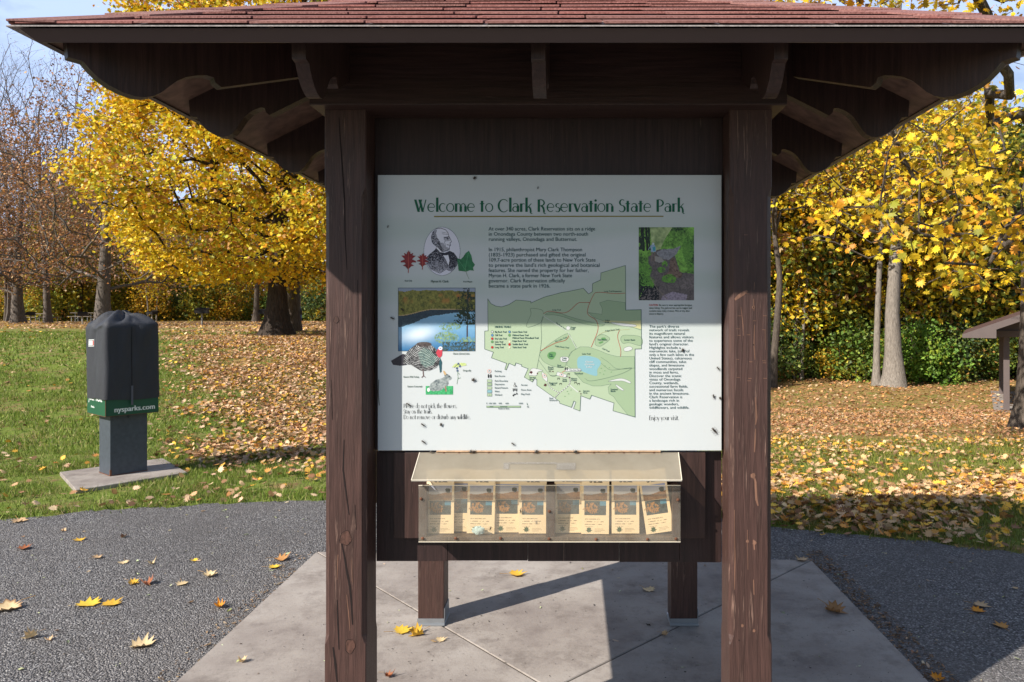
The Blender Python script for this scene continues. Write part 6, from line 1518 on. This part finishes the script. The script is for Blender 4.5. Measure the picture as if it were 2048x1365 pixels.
tag(link('grass', np_mesh('grass', np.concatenate(Vs), np.concatenate(Fs), np.concatenate(Cs)), M['blade']), 'short mown grass', None, None, 'stuff')
# ================================================================== PICNIC GROUND, PAVILION
m_iron = m_plain('blackened park grill iron', (0.018, 0.015, 0.014), 0.6, 0.3, 0.4, 0.3, 30)
m_gpost = m_plain('grey weathered post', (0.30, 0.28, 0.25), 0.7, 0, 0.2, 0.2, 20)
m_plank = m_wood('grey picnic planks', (0.36, 0.31, 0.25), (0.5, 0.45, 0.38), 0.6, (1.5, 30, 30), 0.8, 0.2, 0.2)
def grill(lab):
    t = thing('park_grill', lab, 'grill', group='pedestal grills on the picnic lawn')
    MB().tube([(0, 0, -0.05), (0, 0, 0.62)], 0.045, 10).build('pedestal', m_gpost, t)
    b = MB(); W_, D_, h_ = 0.30, 0.22, 0.24; z0 = 0.62
    b.box(-W_, W_, -D_, D_, z0, z0 + 0.012); b.box(-W_, W_, D_ - 0.012, D_, z0 + 0.012, z0 + h_ + 0.05); b.box(-W_, -W_ + 0.012, -D_, D_ - 0.012, z0 + 0.012, z0 + h_); b.box(W_ - 0.012, W_, -D_, D_ - 0.012, z0 + 0.012, z0 + h_); b.box(-W_ + 0.012, W_ - 0.012, -D_, -D_ + 0.012, z0 + 0.012, z0 + h_ * 0.8)
    b.build('firebox', m_iron, t)
    g_ = MB()
    for i in range(9): g_.box(-W_ + 0.02 + i * 0.068, -W_ + 0.034 + i * 0.068, -D_ - 0.04, D_ - 0.02, z0 + h_ * 0.84, z0 + h_ * 0.84 + 0.012)
    g_.build('grate', m_iron, t)
    return t
gr0 = None
for px, Y, rz, sc, lab in ((61, 53, 0.5, 0.9, 'black pedestal grill in front of the long light picnic table'), (165, 46, 0.6, 0.9, 'black pedestal grill in front of the table beside the thick oak trunk'), (304, 50, -0.4, 0.95, 'black pedestal grill among thin pale trunks just past the covered dispenser'),
                           (404, 41, 0.25, 1.12, 'brown pedestal grill standing alone at the edge of the mown slope'), (529, 47, 0.2, 1.1, 'black pedestal grill glimpsed between the maple trunk and the pale trunk')):
    if gr0 is None: gr0 = grill('x'); g_ = gr0
    else: g_ = copy_tree(gr0)
    place(g_, *at_px(px, Y), rz, sc); g_['label'] = lab
def picnic(lab):
    t = thing('picnic_table', lab, 'picnic table', group='picnic tables on the lawn'); L_ = 0.95
    b = MB()
    for i in range(5): b.box(-L_, L_, -0.36 + i * 0.146, -0.36 + i * 0.146 + 0.138, 0.72, 0.76, ch=0.004)
    b.build('table_top', m_plank, t)
    for s_ in (-1, 1):
        b = MB(); b.box(-L_, L_, s_ * 0.68 - 0.13, s_ * 0.68 - 0.003, 0.42, 0.46, ch=0.004); b.box(-L_, L_, s_ * 0.68 + 0.003, s_ * 0.68 + 0.13, 0.42, 0.46, ch=0.004); b.build('bench', m_plank, t)
    for sx in (-0.62, 0.62):
        b = MB()
        b.tube([(sx, -0.74, 0.0), (sx, -0.74, 0.40), (sx, -0.20, 0.40), (sx, -0.20, 0.72), (sx, 0.20, 0.72), (sx, 0.20, 0.40), (sx, 0.74, 0.40), (sx, 0.74, 0.0)], 0.028, 8); b.tube([(sx, -0.2, 0.42), (sx, -0.2, 0.02), (sx, 0.2, 0.02), (sx, 0.2, 0.42)], 0.026, 8); b.tube([(sx, 0, 0.25), (sx * 0.35, 0, 0.70)], 0.022, 8)
        b.build('leg_frame', M['steel'], t)
    return t
pt0 = None
for px, Y, rz, lab in ((88, 64, -0.12, 'long light grey picnic table behind the outermost grill'), (169, 62, 0.1, 'picnic table half hidden by a grill beside the thick oak trunk')):
    if pt0 is None: pt0 = picnic('x'); p_ = pt0
    else: p_ = copy_tree(pt0)
    place(p_, *at_px(px, Y), rz, 1.0); p_['label'] = lab
# litter bin half behind the second maple trunk
bx_, by_ = at_px(594.5, 44)
bin_ = thing('litter_bin', 'blue litter bin with a black lid half hidden behind the dark second maple trunk', 'litter bin', (bx_, by_, float(G(bx_, by_))))
ring = lambda r_, z, k=18: [(r_ * math.cos(2 * math.pi * i / k), r_ * math.sin(2 * math.pi * i / k), z) for i in range(k)]
MB().loft([ring(0.21, 0.0), ring(0.23, 0.1), ring(0.25, 0.66)]).build('barrel', m_plain('blue plastic', (0.03, 0.09, 0.30), 0.5), bin_, True)
MB().loft([ring(0.27, 0.66), ring(0.29, 0.72), ring(0.28, 0.95), ring(0.20, 1.08), ring(0.06, 1.13)]).build('lid', m_plain('black plastic', (0.012, 0.012, 0.013), 0.5), bin_, True)

# open pavilion at the far side
pvx, pvy = at_px(2013, 23.4); pz = float(G(pvx, pvy))
pav = thing('picnic_pavilion', 'open brown picnic pavilion with a low gabled roof on a concrete pad', 'pavilion', (pvx, pvy, pz), -0.50)
m_pav = m_plain('brown grey painted timber', (0.120, 0.094, 0.088), 0.6, 0, 0.3, 0.06, 5); m_pavs = m_plain('brown pavilion shingle', (0.10, 0.06, 0.05), 0.9, 0, 0.1, 0.25, 14)
zt = 2.33
# gable faces the lens: ridge runs away from it
x0, xr, slope = -1.22, 3.4, 0.40
for X_, Y_ in ((0.0, 0.0), (6.8, 0.0), (0.0, 5.5), (6.8, 5.5)):
    MB().box(X_ - 0.085, X_ + 0.085, Y_ - 0.07, Y_ + 0.07, 0.0, zt, ch=0.006).build('pavilion_post', m_pav, pav)
for Y_ in (-0.06, 5.5):
    MB().box(-0.45, 7.25, Y_ - 0.07, Y_ + 0.07, zt, zt + 0.20, ch=0.004).build('beam', m_pav, pav)
g_ = MB()
ga = lambda Y_: [(-0.45, Y_, zt + 0.201), (7.25, Y_, zt + 0.201), (xr, Y_, zt + 0.20 + (xr + 0.45) * slope - 0.14)]
g_.prism(ga(-0.03), ga(0.03)); g_.build('gable_board', m_pav, pav)
for sgn_, nm_ in ((1, 'a'), (-1, 'b')):
    px_ = lambda t: xr - sgn_ * (xr - x0) * (1 - t)
    b = MB(); A = [(px_(0), -0.9, zt + 0.05), (px_(1), -0.9, zt + 0.05 + (xr - x0) * slope), (px_(1), 6.4, zt + 0.05 + (xr - x0) * slope), (px_(0), 6.4, zt + 0.05)]
    b.prism(A, [(p[0], p[1], p[2] + 0.05) for p in A]); b.build('roof_slope', m_pavs, pav)
    b = MB(); A = [(px_(0), -0.95, zt - 0.02), (px_(0), -0.95, zt + 0.09), (px_(1), -0.95, zt + 0.09 + (xr - x0) * slope), (px_(1), -0.95, zt - 0.12 + (xr - x0) * slope), (px_(0.20), -0.95, zt - 0.12 + 0.2 * (xr - x0) * slope), (px_(0.20), -0.95, zt - 0.02)]
    b.prism(A, [(p[0], p[1] + 0.04, p[2]) for p in A]); b.build('barge_board', m_pav, pav)
pad_ = MB().box(-0.35, 8.2, -0.5, 6.6, -0.15, 0.012)
po_ = tag(pad_.build('pavilion_pad', concrete), kind='structure'); po_.location = (pvx, pvy, pz); po_.rotation_euler = (0, 0, -0.50)

# ================================================================== LEAVES LYING ON THE PAVING
rp = np.random.default_rng(131)
stem_c = (0.45, 0.25, 0.08)
def curled_leaf(size, col, curl, seed, edge=None):
    r = np.random.default_rng(seed); T = LEAF_NEAR * r.uniform(0.9, 1.1, LEAF_NEAR.shape); n = len(T); V_ = []; C_ = []
    ax = r.uniform(0, math.pi); cc_ = np.array(col); ec = np.array(edge if edge else [c * 0.8 for c in col])
    def lift(p):
        u = p[0] * math.cos(ax) + p[1] * math.sin(ax); w_ = -p[0] * math.sin(ax) + p[1] * math.cos(ax)
        return curl * (1.5 * u * u + 0.5 * w_ * w_ + 0.25 * math.sin(7 * u + seed) * abs(w_)) + 0.05 * abs(p[0])
    for k in (0.0, 0.38, 0.72, 1.0):
        for i in range(n):
            p = T[i] * k; V_.append((p[0] * size * (1 - 0.25 * min(1, curl) * k), p[1] * size, lift(p) * size)); C_.append(cc_ * (1 - 0.25 * (k > 0.9)) * r.uniform(0.9, 1.08) if k < 0.9 else ec * r.uniform(0.85, 1.1))
            if k == 0: break
    Fc = [(0, 1 + i, 1 + (i + 1) % n) for i in range(n)]
    for q in range(2):
        b = 1 + q * n
        Fc += [(b + i, b + n + i, b + n + (i + 1) % n, b + (i + 1) % n) for i in range(n)]
    b = len(V_); s0 = np.array((0, -0.46 * size, lift((0, -.46)) * size)); s1 = s0 + np.array((r.uniform(-.1, .1), -0.42, r.uniform(0, .08))) * size
    for q in (s0, s1):
        for d in ((-.012, 0), (.012, 0), (0, .018)): V_.append((q[0] + d[0] * size, q[1], q[2] + d[1] * size)); C_.append(stem_c)
    Fc += [(b, b + 1, b + 4, b + 3), (b + 1, b + 2, b + 5, b + 4), (b + 2, b, b + 3, b + 5)]
    V_ = np.array(V_); V_[:, 2] -= V_[:, 2].min() - 0.002
    return link('fallen_leaf', np_mesh('fallen_leaf', V_, Fc, np.array(C_), True), M['litter'])
TN_, GD, OR, BR_, YL, PL, RU = (0.60, 0.40, 0.22), (0.72, 0.42, 0.05), (0.74, 0.28, 0.02), (0.26, 0.12, 0.05), (0.80, 0.52, 0.06), (0.72, 0.54, 0.30), (0.34, 0.12, 0.05)
LV = [(39, 1042, 30, TN_, .5, 'tan leaf on the path margin below the bare soil patch'), (127, 1061, 14, TN_, .9, 'small tan leaf on the path short of the concrete pad'), (247, 1073, 15, BR_, 1.0, 'small brown curled leaf on the path below the gold clump on the grass edge'),
      (158, 1079, 24, GD, .3, 'flat golden leaf lying alone on the upper path'), (47, 1096, 30, RU, .6, 'rust brown ragged leaf on the path near the picture edge'), (195, 1114, 23, TN_, .6, 'dull tan leaf in the middle of the path'), (303, 1127, 16, PL, 1.6, 'pale leaf curled upright like a cone on the path'),
      (247, 1124, 22, PL, .2, 'pale flat leaf on the path beside the upright curled one'), (388, 1120, 18, YL, .4, 'small yellow leaf on the path nearer the shelter'), (563, 1118, 37, (0.50, .25, .09), .7, 'orange brown leaf touching a yellow one beside the slab'), (549, 1134, 26, YL, .5, 'yellow leaf touching an orange brown one beside the slab'),
      (419, 1151, 32, PL, .9, 'pale yellow leaf with an upturned edge on the path'), (267, 1166, 24, GD, .9, 'gold curled leaf of the touching pair on the path'), (294, 1166, 32, RU, 1.0, 'rusty red curled leaf of the touching pair on the path'), (365, 1167, 26, PL, .4, 'pale leaf on the path between the rusty pair and the slab'),
      (176, 1206, 50, YL, .25, 'large yellow maple leaf spread flat on the path'), (224, 1206, 40, GD, .3, 'deep gold maple leaf spread next to the large yellow one'), (439, 1213, 30, OR, 1.5, 'bright orange leaf folded over like a shell on the path'), (14, 1216, 56, PL, .5, 'pale leaf with a brown edge cut by the picture edge'),
      (60, 1274, 28, PL, 1.5, 'pale leaf crumpled into a ball low on the path'), (97, 1278, 18, TN_, 1.0, 'small tan crumpled leaf beside the pale ball'), (285, 1288, 52, PL, .6, 'largest pale maple leaf with a long stem low on the path'), (485, 1325, 20, PL, 1.6, 'small pale crumpled leaf on the slab outside the shelter post'),
      (1034, 1151, 38, GD, .5, 'gold leaf on the slab under the brochure box'), (806, 1263, 42, YL, .3, 'bright yellow leaf of the pair on the slab by the shelter post'), (833, 1271, 34, GD, 1.2, 'crumpled yellow leaf of the pair on the slab by the shelter post'), (882, 1281, 24, PL, .3, 'small pale leaf beside the yellow pair on the slab'),
      (1298, 1181, 28, PL, .3, 'tan star shaped leaf on the shaded slab under the board'), (1330, 1271, 18, TN_, 1.4, 'small tan cupped leaf on the slab before the shaded back post'), (778, 1355, 22, RU, 1.6, 'rusty crumpled leaf at the foot of the picture beside the post'), (1603, 1121, 28, TN_, .5, 'tan leaf on the far corner of the slab'),
      (1671, 1223, 46, (0.42, .22, .09), .8, 'large brown curled leaf on the shaded slab'), (1962, 1209, 34, TN_, .2, 'tan leaf of a two coloured pair on the shaded path'), (1957, 1220, 30, OR, .2, 'orange leaf of a two coloured pair on the shaded path'), (2001, 1250, 32, (0.55, .27, .07), .3, 'orange brown star shaped leaf near the shadow edge'),
      (1877, 1357, 36, OR, .8, 'bright orange leaf at the foot of the picture beside the slab'), (2030, 1175, 14, TN_, .3, 'tiny tan leaf on the shaded path at the picture edge')]
for i, (px, py, wpx, col, curl, lab) in enumerate(LV):
    d = (py - CY) / F; zz = 0.0
    Y = EYE / d; x = (px - CX) / F * Y
    on_slab = -1.79 < x < 1.6 and Y < 5.1
    o_ = curled_leaf(wpx * Y / F * 1.05, col, curl, 500 + i, BR_ if 'brown edge' in lab else None)
    o_.location = (x, Y, 0.0005 if on_slab else -0.007); o_.rotation_euler = (0, 0, rp.uniform(0, 6.28))
    tag(o_, lab, 'leaf', 'single leaves lying on the paving')
# crumbs, seeds and grit
def scraps(n, xs_, ys_, s0, s1, pal, z):
    x = rp.uniform(*xs_, n); y = rp.uniform(*ys_, n); a = rp.uniform(0, 6.28, n); s_ = rp.uniform(s0, s1, n)
    T = np.array([(0, -.5), (.16, -.1), (.12, .3), (0, .5), (-.13, .25), (-.16, -.15)])
    V_ = np.zeros((n, 6, 3)); V_[..., 0] = x[:, None] + s_[:, None] * (T[:, 0] * np.cos(a)[:, None] - T[:, 1] * np.sin(a)[:, None]); V_[..., 1] = y[:, None] + s_[:, None] * (T[:, 0] * np.sin(a)[:, None] + T[:, 1] * np.cos(a)[:, None])
    V_[..., 2] = z + 0.002 + 0.25 * s_[:, None] * rp.uniform(0, 1, (n, 6))
    keep = y < edge_y(x) - 0.03; V_ = V_[keep]; m_ = len(V_)
    return V_.reshape(-1, 3), np.arange(m_ * 6).reshape(m_, 6), np.repeat(pick(pal, m_, rp)[:, None], 6, 1).reshape(-1, 3)
SC = [(3, (0.55, 0.60, 0.34)), (2, (0.55, 0.42, 0.28)), (2, (0.30, 0.18, 0.10)), (0.7, (0.62, 0.62, 0.22))]; DK = [(3, (0.05, 0.04, 0.03)), (2, (0.12, 0.09, 0.07)), (1, (0.30, 0.28, 0.26))]
sets = [scraps(420, (-5.5, 4.5), (2.5, 6.6), 0.016, 0.045, SC, -0.008), scraps(1500, (-5.5, 4.5), (2.4, 6.6), 0.004, 0.014, SC, -0.008), scraps(700, (-1.6, 1.5), (2.6, 5.0), 0.004, 0.014, DK, 0.0), scraps(60, (-1.7, 1.55), (2.6, 5.0), 0.012, 0.034, SC + DK, 0.0), scraps(900, (1.60, 1.75), (2.6, 5.2), 0.01, 0.035, [(2, (0.14, 0.08, 0.045)), (1, (0.30, 0.18, 0.10))], -0.006), scraps(260, (-1.92, -1.79), (2.6, 5.2), 0.01, 0.03, [(2, (0.20, 0.13, 0.08)), (1, (0.45, 0.32, 0.18))], -0.006)]
off = 0; Vs, Fs, Cs = [], [], []
for V_, F_, C_ in sets: Vs.append(V_); Fs.append(F_ + off); Cs.append(C_); off += len(V_)
tag(link('leaf_litter_crumbs', np_mesh('leaf_litter_crumbs', np.concatenate(Vs), np.concatenate(Fs), np.concatenate(Cs)), M['litter']), 'seeds, leaf crumbs and grit on the paving', None, None, 'stuff')
print('objects', len(bpy.data.objects))
